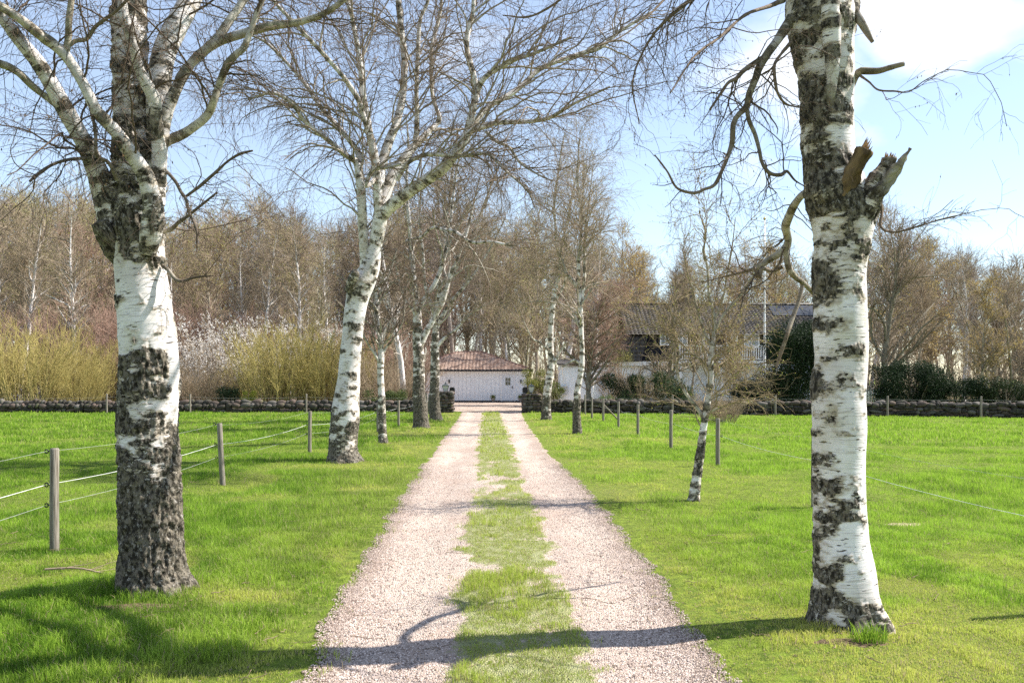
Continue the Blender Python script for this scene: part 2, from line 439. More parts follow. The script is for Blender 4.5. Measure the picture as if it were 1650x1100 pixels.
c = n.mix(n.ramp(n.noise(o, 320, 3, .7), .5, .75, 0, .4), c, (.24, .17, .14))
c = n.mix(n.math('MULTIPLY', n.ramp(ed, .36, .02, 0, .7), n.ramp(fg, .42, .6)), c, (.22, .155, .11))
gf = n.noise(o, 22, 5, .7)
green = n.mix(n.ramp(fg, .35, .65), (.13, .20, .03), (.27, .30, .09))
c = n.mix(n.math('MULTIPLY', n.ramp(n.math('ADD', soil, n.math('MULTIPLY', n.math('SUBTRACT', gf, .5), 2.0)), .1, .85), .72), c, green)
M_drive = n.bsdf(c, .92, .2, n.bump(n.math('ADD', n.math('MULTIPLY', v2, -1.6), fg), .010, .9))
dr = link('driveway', mesh_np('driveway', np.stack([x, y, z], 1), [np.stack([i, i+1, i+NX+1, i+NX], 1)], {'soil': ('FLOAT', sm), 'edge': ('FLOAT', edge)}, True), M_drive); tag(dr, kind='structure')
# yard in front of the garage
mb = MB()
ring = [(-3.0, 45.2), (.95, 45.2), (2.2, 46.6), (4.4, 49.5), (5.2, 58), (4.9, 66), (-12, 66), (-12, 50.5), (-6.5, 48.6), (-4.0, 46.8)]
mb.add([(a, b, .016) for a, b in ring], [tuple(range(len(ring)))])
yd = mb.build('gravel_yard', M_drive); tag(yd, kind='structure')
# leaf-strewn soil under the woods behind the walls
n = NT('forest_floor'); o = n.obj(); f = n.noise(o, 1.2, 6, .65); f2 = n.noise(o, 14, 5, .7)
c = n.mix(n.ramp(f2, .3, .7), (.07, .05, .03), (.20, .15, .09)); c = n.mix(n.ramp(f, .48, .6), c, (.07, .10, .025))
M_floor = n.bsdf(c, .95, .1, n.bump(f2, .05))
ff = link('forest_floor', grid_mesh('forest_floor', np.linspace(-120, 120, 30), np.linspace(46.9, 230, 30), lambda x, y: gz(x, y)*0+.007), M_floor); tag(ff, kind='structure')

BARE = [(4.50, 10.04, .42, .22), (2.16, 5.45, .26, .10), (-5.6, 11.2, .5, .4), (-2.7, 6.25, .33, .10)]
TREES_AT = [(-2.76, 6.73, .27), (2.29, 5.88, .24), (-3.47, 17.77, .33)]
def density(x, y):
    a, b = edges(y); out = np.maximum(a-x, x-b)
    q = np.stack([x*5, y*5, x*0], 1)
    qq = np.stack([x*14, y*14, x*0], 1)
    d = sst(-.14, .34, out + .55*(fbm(q, 4, 80, .7)-.5)); hole = sst(.30, .52, fbm(qq, 3, 83))
    d = d*(hole+(1-hole)*sst(.3, 1.4, out))
    d = np.maximum(d, np.where(out < 0, stripmask(x, y)*sst(.30, .56, fbm(qq, 3, 84))*1.2, 0))
    for bx, by, ra, rb in BARE: d = d*(1-.93*np.exp(-(((x-bx)/ra)**2+((y-by)/rb)**2)*1.4))
    for bx, by, r in TREES_AT: d = np.where((x-bx)**2+(y-by)**2 < r*r, 0, d)
    return d
def sample_ground(N, y0, y1, p):
    """points with density ~ y^-p inside the widened view wedge"""
    u = rng.random(N); k = 2-p
    y = (y0**k + u*(y1**k-y0**k))**(1/k) if abs(k) > 1e-6 else y0*(y1/y0)**u
    w = .62*y+2.4
    x = rng.uniform(-1, 1, N)*w
    keep = (rng.random(N) < density(x, y)); return x[keep], y[keep]
def blades(name, x, y, hs, ws, two=True, tuft=1.0):
    N = len(x); z = gz(x, y); a, b = edges(y); out = np.maximum(a-x, x-b)
    q = np.stack([x*.9, y*.9, x*0], 1); q2 = np.stack([x*4, y*4, x*0], 1); q3 = np.stack([x*.33, y*.33, x*0], 1)
    patch = fbm(q, 3, 90); tf = fbm(q2, 3, 91); big = fbm(q3, 3, 92)
    right = sst(0, 1.5, x-cen(y))
    h = hs*(.35 + 1.1*sst(.35, .7, patch) + .7*sst(.5, .75, tf))*rng.uniform(.55, 1.25, N)*(1-.15*right)
    z = np.where(out < 0, z+.010+.014*stripmask(x, y), z)
    h = np.where(out < 0, h*(.40+.45*sst(.5, .75, tf)), h*(.5+.5*sst(0, .5, out)))
    for bx, by, r in TREES_AT:
        dd_ = np.hypot(x-bx, y-by)-r; h = h*(1+.9*np.exp(-(np.maximum(dd_, 0)/.07)**2))
    verge = sst(2.3, .6, out)*(out > 0)
    dry = np.clip(.62*sst(.56, .36, patch) + .35*verge + .45*(big-.5) , 0, 1)*.75
    fieldfar = sst(4.2, 5.2, np.abs(x)); dry = dry*(1-.6*fieldfar)
    dead = rng.random(N) < (.05 + .20*dry + .10*(out < 0))
    dry = np.where(out < 0, np.maximum(dry, .45), dry)
    var = np.clip(rng.normal(.10+.5*sst(.3, .7, tf)+.30*right, .24, N), 0, 1)
    ang = rng.uniform(0, 2*PI, N); wx, wy = np.cos(ang)*ws/2, np.sin(ang)*ws/2
    la = rng.uniform(0, 2*PI, N); ln = np.abs(rng.normal(0, .55, N)); lx, ly = np.cos(la)*ln*h, np.sin(la)*ln*h
    if two:
        V = np.stack([np.stack([x-wx, y-wy, z-.004], 1), np.stack([x+wx, y+wy, z-.004], 1),
                      np.stack([x+wx*.8+lx*.35, y+wy*.8+ly*.35, z+h*.58], 1), np.stack([x-wx*.8+lx*.35, y-wy*.8+ly*.35, z+h*.58], 1),
                      np.stack([x+lx, y+ly, z+h*rng.uniform(.78, 1, N)], 1)], 1).reshape(-1, 3)
        k = np.arange(N)[:, None]*5; Fc = [k+[0, 1, 2, 3], k+[3, 2, 4]]; m = 5
    else:
        V = np.stack([np.stack([x-wx, y-wy, z-.004], 1), np.stack([x+wx, y+wy, z-.004], 1), np.stack([x+lx, y+ly, z+h], 1)], 1).reshape(-1, 3)
        k = np.arange(N)[:, None]*3; Fc = [k+[0, 1, 2]]; m = 3
    return V, Fc, np.repeat(var, m), np.repeat(np.where(dead, 1.5, dry), m)
n = NT('grass_blade'); v = n.attr('var'); d = n.attr('dry')
c = n.mix(v, (.072, .165, .012), (.36, .53, .06))
c = n.mix(n.ramp(d, 0, 1), c, (.56, .56, .13)); c = n.mix(n.ramp(d, 1.2, 1.4), c, (.42, .34, .20))
M_blade = n.bsdf(c, .6, .15, trans=(c, .42))
GV, GQ, GT, GA, GD = [], [], [], [], []; gn = 0
for (N, y0, y1, p, hs, wf, two) in ((700000, 3.9, 9.5, .7, .053, lambda y: .0034+y*0, True), (600000, 9.5, 22, 1.7, .053, lambda y: .00052*y, False), (300000, 22, 46.5, 1.7, .075, lambda y: .00072*y, False)):
    x, y = sample_ground(N, y0, y1, p)
    k = (((x < 0) & (y < 44.1)) | ((x >= 0) & (y < 43.5-.27*x))) if y1 > 40 else y > 0
    x, y = x[k], y[k]
    V, Fc, va, dd = blades('g', x, y, hs, wf(y)*rng.uniform(.7, 1.3, len(y)), two)
    GV.append(V); GA.append(va); GD.append(dd)
    for q in Fc: (GQ if q.shape[1] == 4 else GT).append(q+gn)
    gn += len(V)
gr = link('meadow_grass', mesh_np('meadow_grass', np.concatenate(GV), [np.concatenate(GQ), np.concatenate(GT)], {'var': ('FLOAT', np.concatenate(GA)), 'dry': ('FLOAT', np.concatenate(GD))}), M_blade)
tag(gr, 'short green spring grass on both sides of the gravel drive', 'grass', kind='stuff')

# loose stones lying on the drive
N = 85000; y = 3.8*(17/3.8)**rng.random(N); a, b = edges(y); t = rng.random(N)
x = np.where(rng.random(N) < .45, np.where(rng.random(N) < .5, a-.03+np.abs(rng.normal(0, .26, N)), b+.03-np.abs(rng.normal(0, .26, N))), a*(1-t)+b*t)
k = (rng.random(N) > stripmask(x, y)*.8); x, y = x[k], y[k]
P = np.stack([x, y, gz(x, y)+.009], 1); a, b = edges(y); fr = np.minimum(x-a, b-x)
varp = np.where(fr < .16, rng.random(len(x))*.55, rng.random(len(x)))
n = NT('loose_stone'); v = n.attr('var')
c = n.mix(n.ramp(v, 0, .7), (.17, .12, .095), (.62, .51, .45)); c = n.mix(n.ramp(v, .9, .95), c, (.12, .11, .11))
M_peb = n.bsdf(c, .85, .25)
pb = bits('loose_gravel', P, (.0028, .0085), M_peb, None, (1, 1, .7), var=varp); tag(pb, 'loose pinkish stones scattered over the wheel tracks', 'gravel', kind='stuff')

# fallen twigs and leaf scraps
n_ = 420; y = 4.2*(30/4.2)**rng.random(n_); x = rng.uniform(-.6, .6, n_)*y; a = rng.uniform(0, 2*PI, n_); L_ = rng.uniform(.04, .28, n_)*rng.random(n_)**.5
s_ = np.linspace(-.5, .5, 5)[None]; X = x[:, None]+np.cos(a)[:, None]*L_[:, None]*s_; Y = y[:, None]+np.sin(a)[:, None]*L_[:, None]*s_
aa, bb = edges(y); hz = np.where((x > aa) & (x < bb), .014, .035)
Pt = np.stack([X, Y, gz(X.ravel(), Y.ravel()).reshape(X.shape)+hz[:, None]+rng.normal(0, .004, X.shape)], 2)+rng.normal(0, .004, X.shape+(3,))*[1, 1, 0]
tl = Tree(); tl.add((Pt, np.repeat(rng.uniform(.0012, .003, (n_, 1)), 5, 1)), 4)
M_litter = plain('dead_twig', (.22, .16, .11), .9, .1, var=.25, scale=20)
tag(link('twig_litter', tl.mesh('twig_litter'), M_litter), 'short dead birch twigs scattered on grass and gravel', 'twigs', kind='stuff')
n_ = 3500; y = 4.0*(20/4.0)**rng.random(n_); x = rng.uniform(-.62, .62, n_)*y
tag(bits('leaf_litter', np.stack([x, y, gz(x, y)+rng.uniform(.008, .03, n_)], 1), (.004, .011), M_litter, None, (1, .8, .25)), 'brown leaf scraps lying in the grass', 'leaf litter', kind='stuff')
# ------------------------------------------------------------------ the three big avenue birches (traced limbs)
M_birch = mat_birch('birch_bark', moss=.35, twig=(.105, .075, .055))
M_birch_moss = mat_birch('birch_bark_mossy', moss=.8)
M_limb = mat_birch('birch_bark_weathered', moss=.8, limbc=((.07, .052, .03), (.24, .20, .125)))
M_stub = mat_bark('stub_bark', (.045, .03, .016), (.20, .135, .07), (.1, .07, .04))
M_birch_far = mat_birch('birch_bark_far', moss=.3, far=True, twig=(.30, .235, .17))
M_young = mat_birch('young_birch_bark', moss=.3, twig=(.27, .205, .12))
M_cat = plain('catkin', (.16, .10, .05), .9, .1, var=.3, scale=40)
M_bud = mat_leaf('bud_leaf', (.24, .26, .05), (.42, .42, .10))
M_splint = plain('splintered_wood', (.42, .25, .12), .9, .1, var=.3, scale=30, bump=.01)

def up_from(p, d, L, r0, r1, K=14, wig=.08, up=.02):
    d = unit(np.array(d, float)); out = [np.array(p, float)]
    for k in range(K-1):
        d = unit(d + rng.normal(size=3)*wig + np.array([0, 0, up])); out.append(out[-1]+d*L/(K-1))
    return np.array(out), np.linspace(r0, r1, K)

def join(a, b): return np.vstack([a[0], b[0][1:]]), np.concatenate([a[1], b[1][1:]])

def twigs_obj(root, base, lst, mat, name='crown', cats=0, catsize=(.006, .013), leafn=0, catmat=None):
    t = Tree()
    for bt, S in lst: t.add(bt, S)
    o = link(name, t.mesh(name, origin=base), mat, root)
    tips = cat(*[(resK(b[0], 4), b[1][:, :1].repeat(4, 1)) for b, S in lst[-2:]])
    if cats: bits('catkins', pts_on(tips, cats), catsize, catmat or M_cat, o, (.35, .35, 1), origin=base)
    if leafn: leaf_obj('leaves', pts_on(tips, leafn), (catsize[0], catsize[1]), M_bud, o, origin=base)
    return o
def resK(P, K):
    i = np.linspace(0, P.shape[1]-1, K); k = np.minimum(i.astype(int), P.shape[1]-2); f = (i-k)[None, :, None]
    return P[:, k]*(1-f)+P[:, k+1]*f

# ---------- left foreground birch
YA = gd(955); bA = W(249, 955, YA); bA[2] = 0
rA = empty('birch_tree', bA, label='thick old birch at far left with dark furrowed foot and many rising limbs', cat='tree', group='birches lining the drive')
def darkA(z, th, s):
    b = np.interp(z, [0, .5, .9, 1.15, 1.4, 1.7, 1.9, 2.1, 2.5, 2.64, 2.85, 3.1, 3.6, 4.6], [.5, .38, .30, .25, .22, .17, .0, -.13, -.16, .0, .12, .07, .05, .04])
    return b - .24*np.exp(-((z-.95)/.22)**2)*sst(.3, 1, -np.sin(th)) - .15*np.maximum(np.cos(th-.1)-.25, 0)*sst(.3, .7, z)*sst(2.0, 1.7, z) - .18*np.exp(-((z-1.45)/.16)**2)*sst(.0, .7, np.cos(th+.9)) + .05*sst(1.6, 2.4, z)*sst(2.6, 2.5, z)*0
tr = path([(249, 972, 118), (249, 955, 112), (245, 925, 101), (243, 870, 93), (241, 780, 90), (239, 700, 89), (240, 640, 89), (240, 590, 88), (238, 545, 87), (233, 490, 82), (227, 440, 78), (223, 400, 79), (220, 350, 80), (216, 300, 70, .02), (213, 200, 56, .06), (210, 100, 54, .08), (207, 0, 52, .1), (204, -150, 48, .1), (206, -330, 42, .05), (212, -560, 34), (215, -800, 25), (214, -1050, 16), (214, -1300, 7)], YA)
hero('trunk', tr[0], tr[1], M_birch, rA, S=200, step=.0075, darkf=darkA, fiss=.020, flare=.24, origin=bA, lump=.07)
LA = {
 'A1': [(196, 400, 46, -.03), (182, 350, 50, -.05), (168, 305, 42, -.08), (157, 277, 33, -.12), (137, 233, 27, -.2), (107, 180, 26, -.3), (67, 110, 23, -.4), (33, 67, 20, -.5), (-20, 0, 18, -.6), (-110, -90, 15, -.8), (-200, -230, 12, -.9), (-260, -420, 9, -1), (-290, -640, 5, -1)],
 'A2': [(238, 408, 24, -.17), (243, 378, 33, -.21), (247, 340, 31, -.24), (241, 303, 27, -.27), (230, 275, 24, -.31), (213, 250, 22, -.36), (187, 213, 20, -.42), (157, 180, 18, -.5), (133, 133, 16, -.55), (103, 87, 17, -.6), (63, 55, 16, -.7), (27, 27, 14, -.8), (-30, -10, 12, -.9), (-130, -90, 10, -1.1), (-220, -200, 6, -1.2)],
 'A3': [(256, 300, 24, -.12), (256, 240, 22, -.2), (252, 200, 20, -.25), (248, 160, 20, -.28), (234, 132, 18, -.32), (223, 107, 15, -.36), (213, 67, 15, -.4), (200, 27, 17, -.42), (197, 0, 15, -.42), (192, -80, 13, -.4), (170, -200, 10, -.4), (150, -380, 6, -.4)],
 'A4': [(250, 330, 30, .02), (253, 240, 32, .03), (255, 150, 35, .05), (264, 87, 35, .1), (284, 43, 33, .15), (307, 0, 30, .25), (335, -60, 27, .4), (370, -180, 22, .5), (400, -350, 17, .6), (420, -560, 11, .6), (430, -800, 5, .6)],
 'A5': [(258, 250, 20, -.1), (267, 187, 19, -.1), (283, 147, 18, -.1), (300, 113, 16, -.1), (320, 90, 15, -.1), (350, 62, 14, -.1), (372, 30, 13, -.05), (393, 0, 12, 0), (440, -80, 10, .1), (500, -220, 7, .2), (540, -380, 4, .2)],
 'A6': [(320, 90, 12, -.1), (352, 68, 13, -.12), (383, 57, 14, -.15), (433, 43, 13, -.2), (470, 38, 11, -.25), (493, 33, 10, -.25), (520, 23, 9, -.3), (550, 3, 9, -.35), (590, -40, 8, -.4), (650, -80, 6, -.5), (730, -100, 4, -.6)],
 'A7': [(240, 275, 18, .05), (252, 252, 15, .0), (267, 230, 16, -.05), (300, 213, 14, -.1), (333, 187, 13, -.15), (345, 160, 12, -.2), (352, 140, 11, -.2), (363, 110, 12, -.25), (378, 90, 11, -.3), (393, 77, 10, -.3), (402, 55, 9, -.3), (410, 33, 8, -.3), (423, 0, 8, -.3), (450, -60, 6, -.3), (500, -150, 4, -.3)],
 'A8': [(90, 170, 9, -.3), (83, 163, 10, -.32), (66, 150, 10, -.36), (50, 137, 11, -.42), (33, 120, 11, -.48), (18, 110, 12, -.5), (0, 103, 12, -.55), (-50, 90, 10, -.7), (-130, 85, 6, -.9)],
 'A9': [(106, 85, 12, -.6), (110, 60, 10, -.62), (111, 33, 10, -.65), (115, 0, 9, -.66), (122, -70, 7, -.7), (118, -190, 4, -.7)],
 'A10': [(108, 76, 8, -.6), (122, 66, 7, -.6), (140, 63, 7, -.62), (152, 45, 6, -.64), (167, 33, 6, -.66), (187, 18, 5, -.7), (215, -10, 4, -.75)],
 'A11': [(258, 268, 8, -.1), (270, 278, 6, -.15), (283, 293, 5, -.2), (292, 310, 5, -.24), (299, 320, 5, -.28), (306, 345, 4, -.3), (317, 372, 4, -.32), (317, 400, 3, -.34)],
 'A12': [(299, 317, 4, -.2), (322, 300, 5, -.22), (345, 280, 5, -.25), (367, 260, 4, -.3), (387, 248, 4, -.35), (407, 243, 3, -.4)],
 'A13': [(262, 428, 6, -.05), (272, 436, 6, -.1), (283, 450, 6, -.12), (296, 453, 5, -.14), (313, 447, 4, -.16), (345, 444, 2, -.2)],
 'A14': [(262, 372, 9, -.1), (275, 370, 7, -.12), (288, 358, 6, -.16), (300, 350, 5, -.2), (325, 330, 4, -.24), (350, 310, 3, -.3)],
 'A15': [(190, 290, 8, -.35), (175, 262, 6, -.45), (156, 250, 6, -.5), (154, 215, 5, -.52), (148, 180, 4, -.5)],
 'A16': [(140, 255, 6, -.25), (112, 257, 5, -.4), (85, 265, 5, -.5), (62, 280, 5, -.6), (48, 292, 4, -.7)],
}
dkl = lambda z, th, s: -.04 + .12*(np.sin(s*3)*.5)
limbsA = [tr]
for k, q in LA.items():
    pp = path(q, YA); limbsA.append(pp); big = q[0][2] > 15 or q[2][2] > 15
    hero('branch', pp[0], pp[1], M_birch_moss if k in ('A1', 'A2', 'A7') else M_birch, rA, S=40 if big else 14, step=.013 if big else .03, darkf=dkl, fiss=.005 if big else .0015, off=rng.uniform(0, 30), origin=bA, lump=.10)
pp = path([(214, 432, 30, -.02), (188, 405, 34, -.06), (177, 390, 30, -.12), (168, 372, 28, -.18), (161, 358, 25, -.2)], YA)
hero('broken_branch', pp[0], pp[1], M_birch, rA, S=40, step=.012, darkf=lambda z, th, s: .25, fiss=.012, origin=bA)
# right-hand old wound rib on the trunk
pp = path([(255, 705, 28, -.04), (263, 640, 38, -.03), (267, 600, 40, -.02), (266, 565, 38, -.03), (262, 530, 30, -.03), (253, 490, 20, -.02)], YA)
hero('trunk_rib', pp[0], pp[1], M_birch, rA, S=60, step=.01, darkf=lambda z, th, s: np.where(np.cos(th) > .2, -.25, .12), fiss=.008, origin=bA, lump=.12)

par = stack(limbsA[1:], 16)
lowpar = stack([limbsA[i] for i in (1, 2, 3, 5, 6, 7, 8, 10, 11, 12, 14, 15, 16)], 16)
s1 = spawn(par, 100, (.5, 1.6), (25, 70), 12, .12, 1, grav=-.08, wig=.20, rr=.4, rmax=.009, rmin=.003, up=.15, byrad=.3)
s1b = spawn(lowpar, 50, (.4, 1.2), (30, 80), 12, .25, 1, grav=-.16, wig=.22, rr=.35, rmax=.007, rmin=.003)
s2 = spawn(cat(s1, s1b), 950, (.3, 1.05), (25, 70), 8, .15, 1, grav=-.28, wig=.24, rr=.5, rmax=.006, rmin=.0016)
s3 = spawn(s2, 4800, (.15, .60), (20, 60), 6, .1, 1, grav=-.32, wig=.22, rr=.6, rmax=.0026, rmin=.0011)
s4 = spawn(par, 700, (.3, .9), (30, 80), 8, .2, 1, grav=-.36, wig=.24, rr=.3, rmax=.003, rmin=.0014)
twigs_obj(rA, bA, [(s1, 6), (s1b, 6), (s4, 3), (s2, 4), (s3, 3)], M_birch, cats=3800)

# ---------- right foreground birch
YC = gd(1003); bC = W(1364, 1003, YC); bC[2] = 0
rC = empty('birch_tree', bC, label='stout birch at right with two splintered broken limb stubs', cat='tree', group='birches lining the drive')
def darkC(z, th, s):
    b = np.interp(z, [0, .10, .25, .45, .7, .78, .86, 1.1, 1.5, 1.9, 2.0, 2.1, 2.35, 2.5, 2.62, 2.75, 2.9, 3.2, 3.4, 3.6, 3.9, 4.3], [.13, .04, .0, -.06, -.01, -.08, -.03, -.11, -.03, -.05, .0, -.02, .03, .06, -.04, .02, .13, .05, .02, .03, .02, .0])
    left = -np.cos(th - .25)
    return b - .03 - .02 + .13*sst(.2, 1, left) - .16*sst(.2, .8, -left)  # darker left side: brown stained bark, with some of its shade painted in
tr = path([(1366, 1018, 118), (1366, 1003, 110), (1362, 965, 100), (1360, 925, 95), (1355, 880, 86), (1354, 849, 82), (1351, 765, 79), (1353, 682, 84), (1351, 633, 83), (1355, 580, 81), (1354, 533, 83), (1354, 480, 79), (1353, 433, 82), (1357, 389, 88), (1358, 350, 98), (1346, 305, 96), (1338, 264, 82), (1333, 222, 82), (1332, 169, 80), (1331, 118, 86), (1325, 71, 94), (1321, 24, 106), (1312, -10, 90), (1298, -60, 68, .02), (1290, -160, 60, .05), (1285, -330, 50, .05), (1275, -560, 38), (1270, -820, 25), (1262, -1080, 10)], YC)
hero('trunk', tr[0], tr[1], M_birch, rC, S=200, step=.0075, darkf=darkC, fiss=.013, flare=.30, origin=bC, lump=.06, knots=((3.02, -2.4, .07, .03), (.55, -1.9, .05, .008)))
LC = {
 'C14': ([(1310, -40, 40, 0), (1330, -120, 34, .5), (1345, -180, 28, 1.0), (1360, -260, 20, 1.6), (1375, -400, 12, 2.2), (1390, -560, 6, 2.8)], 40),  # unseen limb above the frame, added to cast the branching ground shadow
 'C15': ([(1300, -90, 34, 0), (1300, -160, 28, .4), (1270, -200, 22, .9), (1240, -260, 16, 1.4), (1200, -340, 8, 2.)], 40),
 'fork': ([(1345, 110, 40, -.03), (1352, 60, 48, -.03), (1358, 20, 50, -.02), (1366, -30, 44, 0), (1385, -130, 36, .1), (1410, -300, 27, .2), (1440, -520, 16, .3), (1460, -760, 6, .3)], 40),
 'ridge': ([(1336, 175, 10, -.155), (1341, 120, 20, -.17), (1340, 60, 28, -.19), (1337, 20, 28, -.2), (1334, -20, 26, -.2), (1326, -120, 20, -.3), (1310, -260, 12, -.4), (1300, -420, 5, -.4)], 40),
 'C3': ([(1278, 30, 17, -.02), (1268, 42, 17, -.05), (1252, 66, 14, -.1), (1236, 88, 13, -.14), (1224, 108, 12, -.17), (1217, 128, 11, -.2), (1208, 150, 10, -.22), (1203, 171, 9, -.23), (1190, 185, 8, -.25), (1182, 200, 8, -.25), (1179, 232, 7, -.27), (1166, 268, 6, -.3), (1152, 297, 6, -.32), (1135, 305, 5, -.34), (1118, 311, 5, -.36), (1091, 303, 4, -.4), (1075, 276, 3, -.45), (1055, 250, 2, -.5)], 16),
 'C3b': ([(1230, 93, 8, -.15), (1214, 103, 8, -.2), (1197, 115, 7, -.24), (1186, 127, 6, -.27), (1173, 134, 5, -.29), (1158, 156, 4, -.3), (1144, 177, 3, -.33)], 12),
 'C3c': ([(1203, 172, 7, -.23), (1207, 195, 7, -.22), (1216, 215, 7, -.2), (1223, 240, 6, -.2), (1228, 262, 6, -.2), (1240, 279, 6, -.2), (1258, 282, 6, -.18), (1268, 276, 5, -.15), (1280, 290, 3, -.1), (1296, 300, 2, -.1)], 12),
 'C3d': ([(1275, 68, 6, -.05), (1258, 88, 5, -.2), (1248, 105, 5, -.28), (1249, 130, 5, -.3), (1254, 152, 4, -.3), (1267, 168, 3, -.25), (1288, 173, 2, -.2)], 10),
 'C4': ([(1318, 310, 13, .1), (1305, 309, 14, .2), (1292, 315, 12, .32), (1279, 332, 12, .46), (1270, 352, 13, .6), (1266, 366, 13, .7), (1270, 388, 11, .82), (1264, 402, 12, .9), (1250, 412, 10, .95), (1237, 420, 9, 1.0), (1222, 430, 9, 1.05), (1206, 436, 5, 1.1), (1170, 445, 3, 1.2), (1130, 455, 2, 1.3)], 18),
 'C4b': ([(1265, 398, 10, .86), (1271, 431, 10, .95), (1280, 445, 9, 1.0), (1292, 454, 8, 1.1), (1304, 465, 7, 1.2), (1316, 478, 6, 1.3), (1340, 500, 5, 1.5), (1360, 520, 3, 1.7)], 14),
 'C4c': ([(1293, 460, 6, 1.1), (1287, 485, 6, 1.08), (1276, 515, 7, 1.05), (1268, 540, 6, 1.), (1262, 558, 6, 1.), (1256, 575, 5, 1.), (1251, 592, 4, 1.)], 12),
 'C4d': ([(1260, 430, 5, .95), (1245, 437, 5, 1.), (1228, 433, 6, 1.), (1223, 447, 6, 1.), (1215, 430, 4, 1.)], 10),
 'C5': ([(1360, 150, 18, -.02), (1371, 138, 13, -.04), (1378, 124, 11, -.06), (1386, 115, 11, -.08), (1400, 115, 10, -.1), (1418, 114, 9, -.12), (1438, 108, 8, -.14), (1457, 103, 7, -.16)], 18),
 'C6': ([(1374, 6, 10, -.05), (1380, 22, 11, -.1), (1390, 40, 11, -.13), (1398, 54, 9, -.14), (1406, 68, 5, -.15)], 16),
 'C7': ([(1415, 300, 5, -.1), (1421, 340, 4, -.15), (1420, 366, 4, -.2), (1441, 374, 3, -.25), (1475, 366, 2.6, -.3), (1512, 355, 2.2, -.35), (1560, 343, 1.2, -.4)], 8),
 'C8': ([(1386, 122, 4, -.08), (1400, 132, 3, -.12), (1415, 145, 3, -.18), (1440, 147, 2.4, -.25), (1465, 148, 2, -.3), (1490, 130, 1.5, -.35), (1530, 110, 1, -.4)], 8),
 'C9': ([(1262, 0, 10, -.05), (1240, 10, 6, -.2), (1200, 25, 5, -.4), (1160, 60, 4, -.6), (1120, 90, 3, -.8), (1080, 150, 2, -1)], 10),
 'C10': ([(1290, -160, 16, 0), (1230, -130, 10, -.3), (1160, -90, 7, -.5), (1110, -40, 5, -.6), (1070, 0, 4, -.7), (1040, 30, 3, -.8), (1000, 60, 2, -.9), (960, 75, 2, -1)], 12),
 'C11': ([(1285, -220, 20, 0), (1180, -210, 12, .3), (1080, -160, 8, .5), (1000, -80, 6, .6), (930, -20, 4, .7), (860, 25, 3, .8), (810, 25, 2, .9)], 12),
 'C12': ([(1290, -100, 14, 0), (1220, -60, 9, .2), (1160, -30, 7, .4), (1100, 10, 6, .5), (1050, 60, 4, .6), (1020, 130, 3, .7), (1030, 200, 2, .8)], 12),
}
limbsC = []
for k, (q, S) in LC.items():
    pp = path(q, YC)
    if k not in ('C5', 'C6'): limbsC.append(pp)
    hero('branch', pp[0], pp[1], M_birch if S == 40 or k == 'C3c' else M_limb, rC, S=S, step=.012 if S == 40 else .018, darkf=(lambda z, th, s: .02 + .0*z) if S == 40 else dkl, fiss=.008 if S == 40 else .002, off=rng.uniform(0, 30), origin=bC, lump=.16 if S < 40 else .08)
for q, dk in (([(1352, 330, 34, -.12), (1366, 297, 30, -.17), (1375, 275, 26, -.2), (1382, 262, 25, -.22), (1390, 247, 24, -.24), (1393, 241, 21, -.245)], .0),
              ([(1368, 385, 46, -.03), (1385, 345, 52, -.06), (1397, 320, 46, -.1), (1408, 300, 34, -.13), (1420, 282, 27, -.16), (1432, 262, 22, -.18), (1434, 254, 20, -.19)], .08),
              ([(1392, 345, 30, -.12), (1408, 318, 24, -.19), (1426, 297, 18, -.22), (1442, 276, 14, -.25), (1456, 257, 10, -.28), (1467, 239, 3, -.3)], .25)):
    pp = path(q, YC)
    o = hero('broken_branch', pp[0], pp[1], M_stub if dk == .0 else M_birch_moss, rC, S=48, step=.008, darkf=lambda z, th, s, dk=dk: max(dk, .12)+z*0, fiss=.014, origin=bC, lump=.17, off=rng.uniform(0, 9))
    e = pp[0][-1]; d = unit(pp[0][-1]-pp[0][-3]); mb = MB(); r_ = pp[1][-1]
    for k in range(34 if dk < .2 else 4):
        a = rng.uniform(0, 2*PI); v = unit(np.cross(d, [math.cos(a), math.sin(a), .3]))*r_*rng.uniform(.1, .85)
        L_ = r_*rng.uniform(.3, 1.2 if dk > 0 else 2.3); p = e - bC + v - d*.012
        mb.tube([p, p + d*L_*.6 + v*.05, p + d*L_ + v*.12], r_*rng.uniform(.08, .2), 5, .0008)
    mb.build('splinters', M_splint, o)
par = stack(limbsC, 16)
k_ = [i for i, k in enumerate(x for x in LC if x not in ('C5', 'C6')) if k in ('C3', 'C3b', 'C3c', 'C3d', 'C4', 'C4c', 'C4d', 'C9')]
k2 = [i for i, k in enumerate(x for x in LC if x not in ('C5', 'C6')) if k in ('C10', 'C11', 'C12')]
lp = (par[0][k_], par[1][k_]); hp = (par[0][k2], par[1][k2])
s1 = spawn(lp, 62, (.25, .75), (30, 80), 9, .2, 1, grav=-.08, wig=.30, rr=.5, rmax=.005, rmin=.0022)
s1b = spawn(hp, 60, (.5, 1.3), (25, 70), 10, .2, 1, grav=-.15, wig=.24, rr=.45, rmax=.0045, rmin=.002, side=(-.5, 0, 0))
s1c = spawn(par, 60, (.4, 1.2), (25, 70), 9, .2, 1, grav=-.1, wig=.25, rr=.45, rmax=.008, rmin=.003)
s2 = spawn(cat(s1, (resK(s1b[0], 9), resK(s1b[1][..., None], 9)[..., 0]), s1c), 700, (.18, .62), (25, 75), 7, .15, 1, grav=-.20, wig=.26, rr=.55, rmax=.0032, rmin=.0013)
s3 = spawn(s2, 1900, (.08, .36), (25, 65), 5, .1, 1, grav=-.25, wig=.25, rr=.6, rmax=.0018, rmin=.0009)
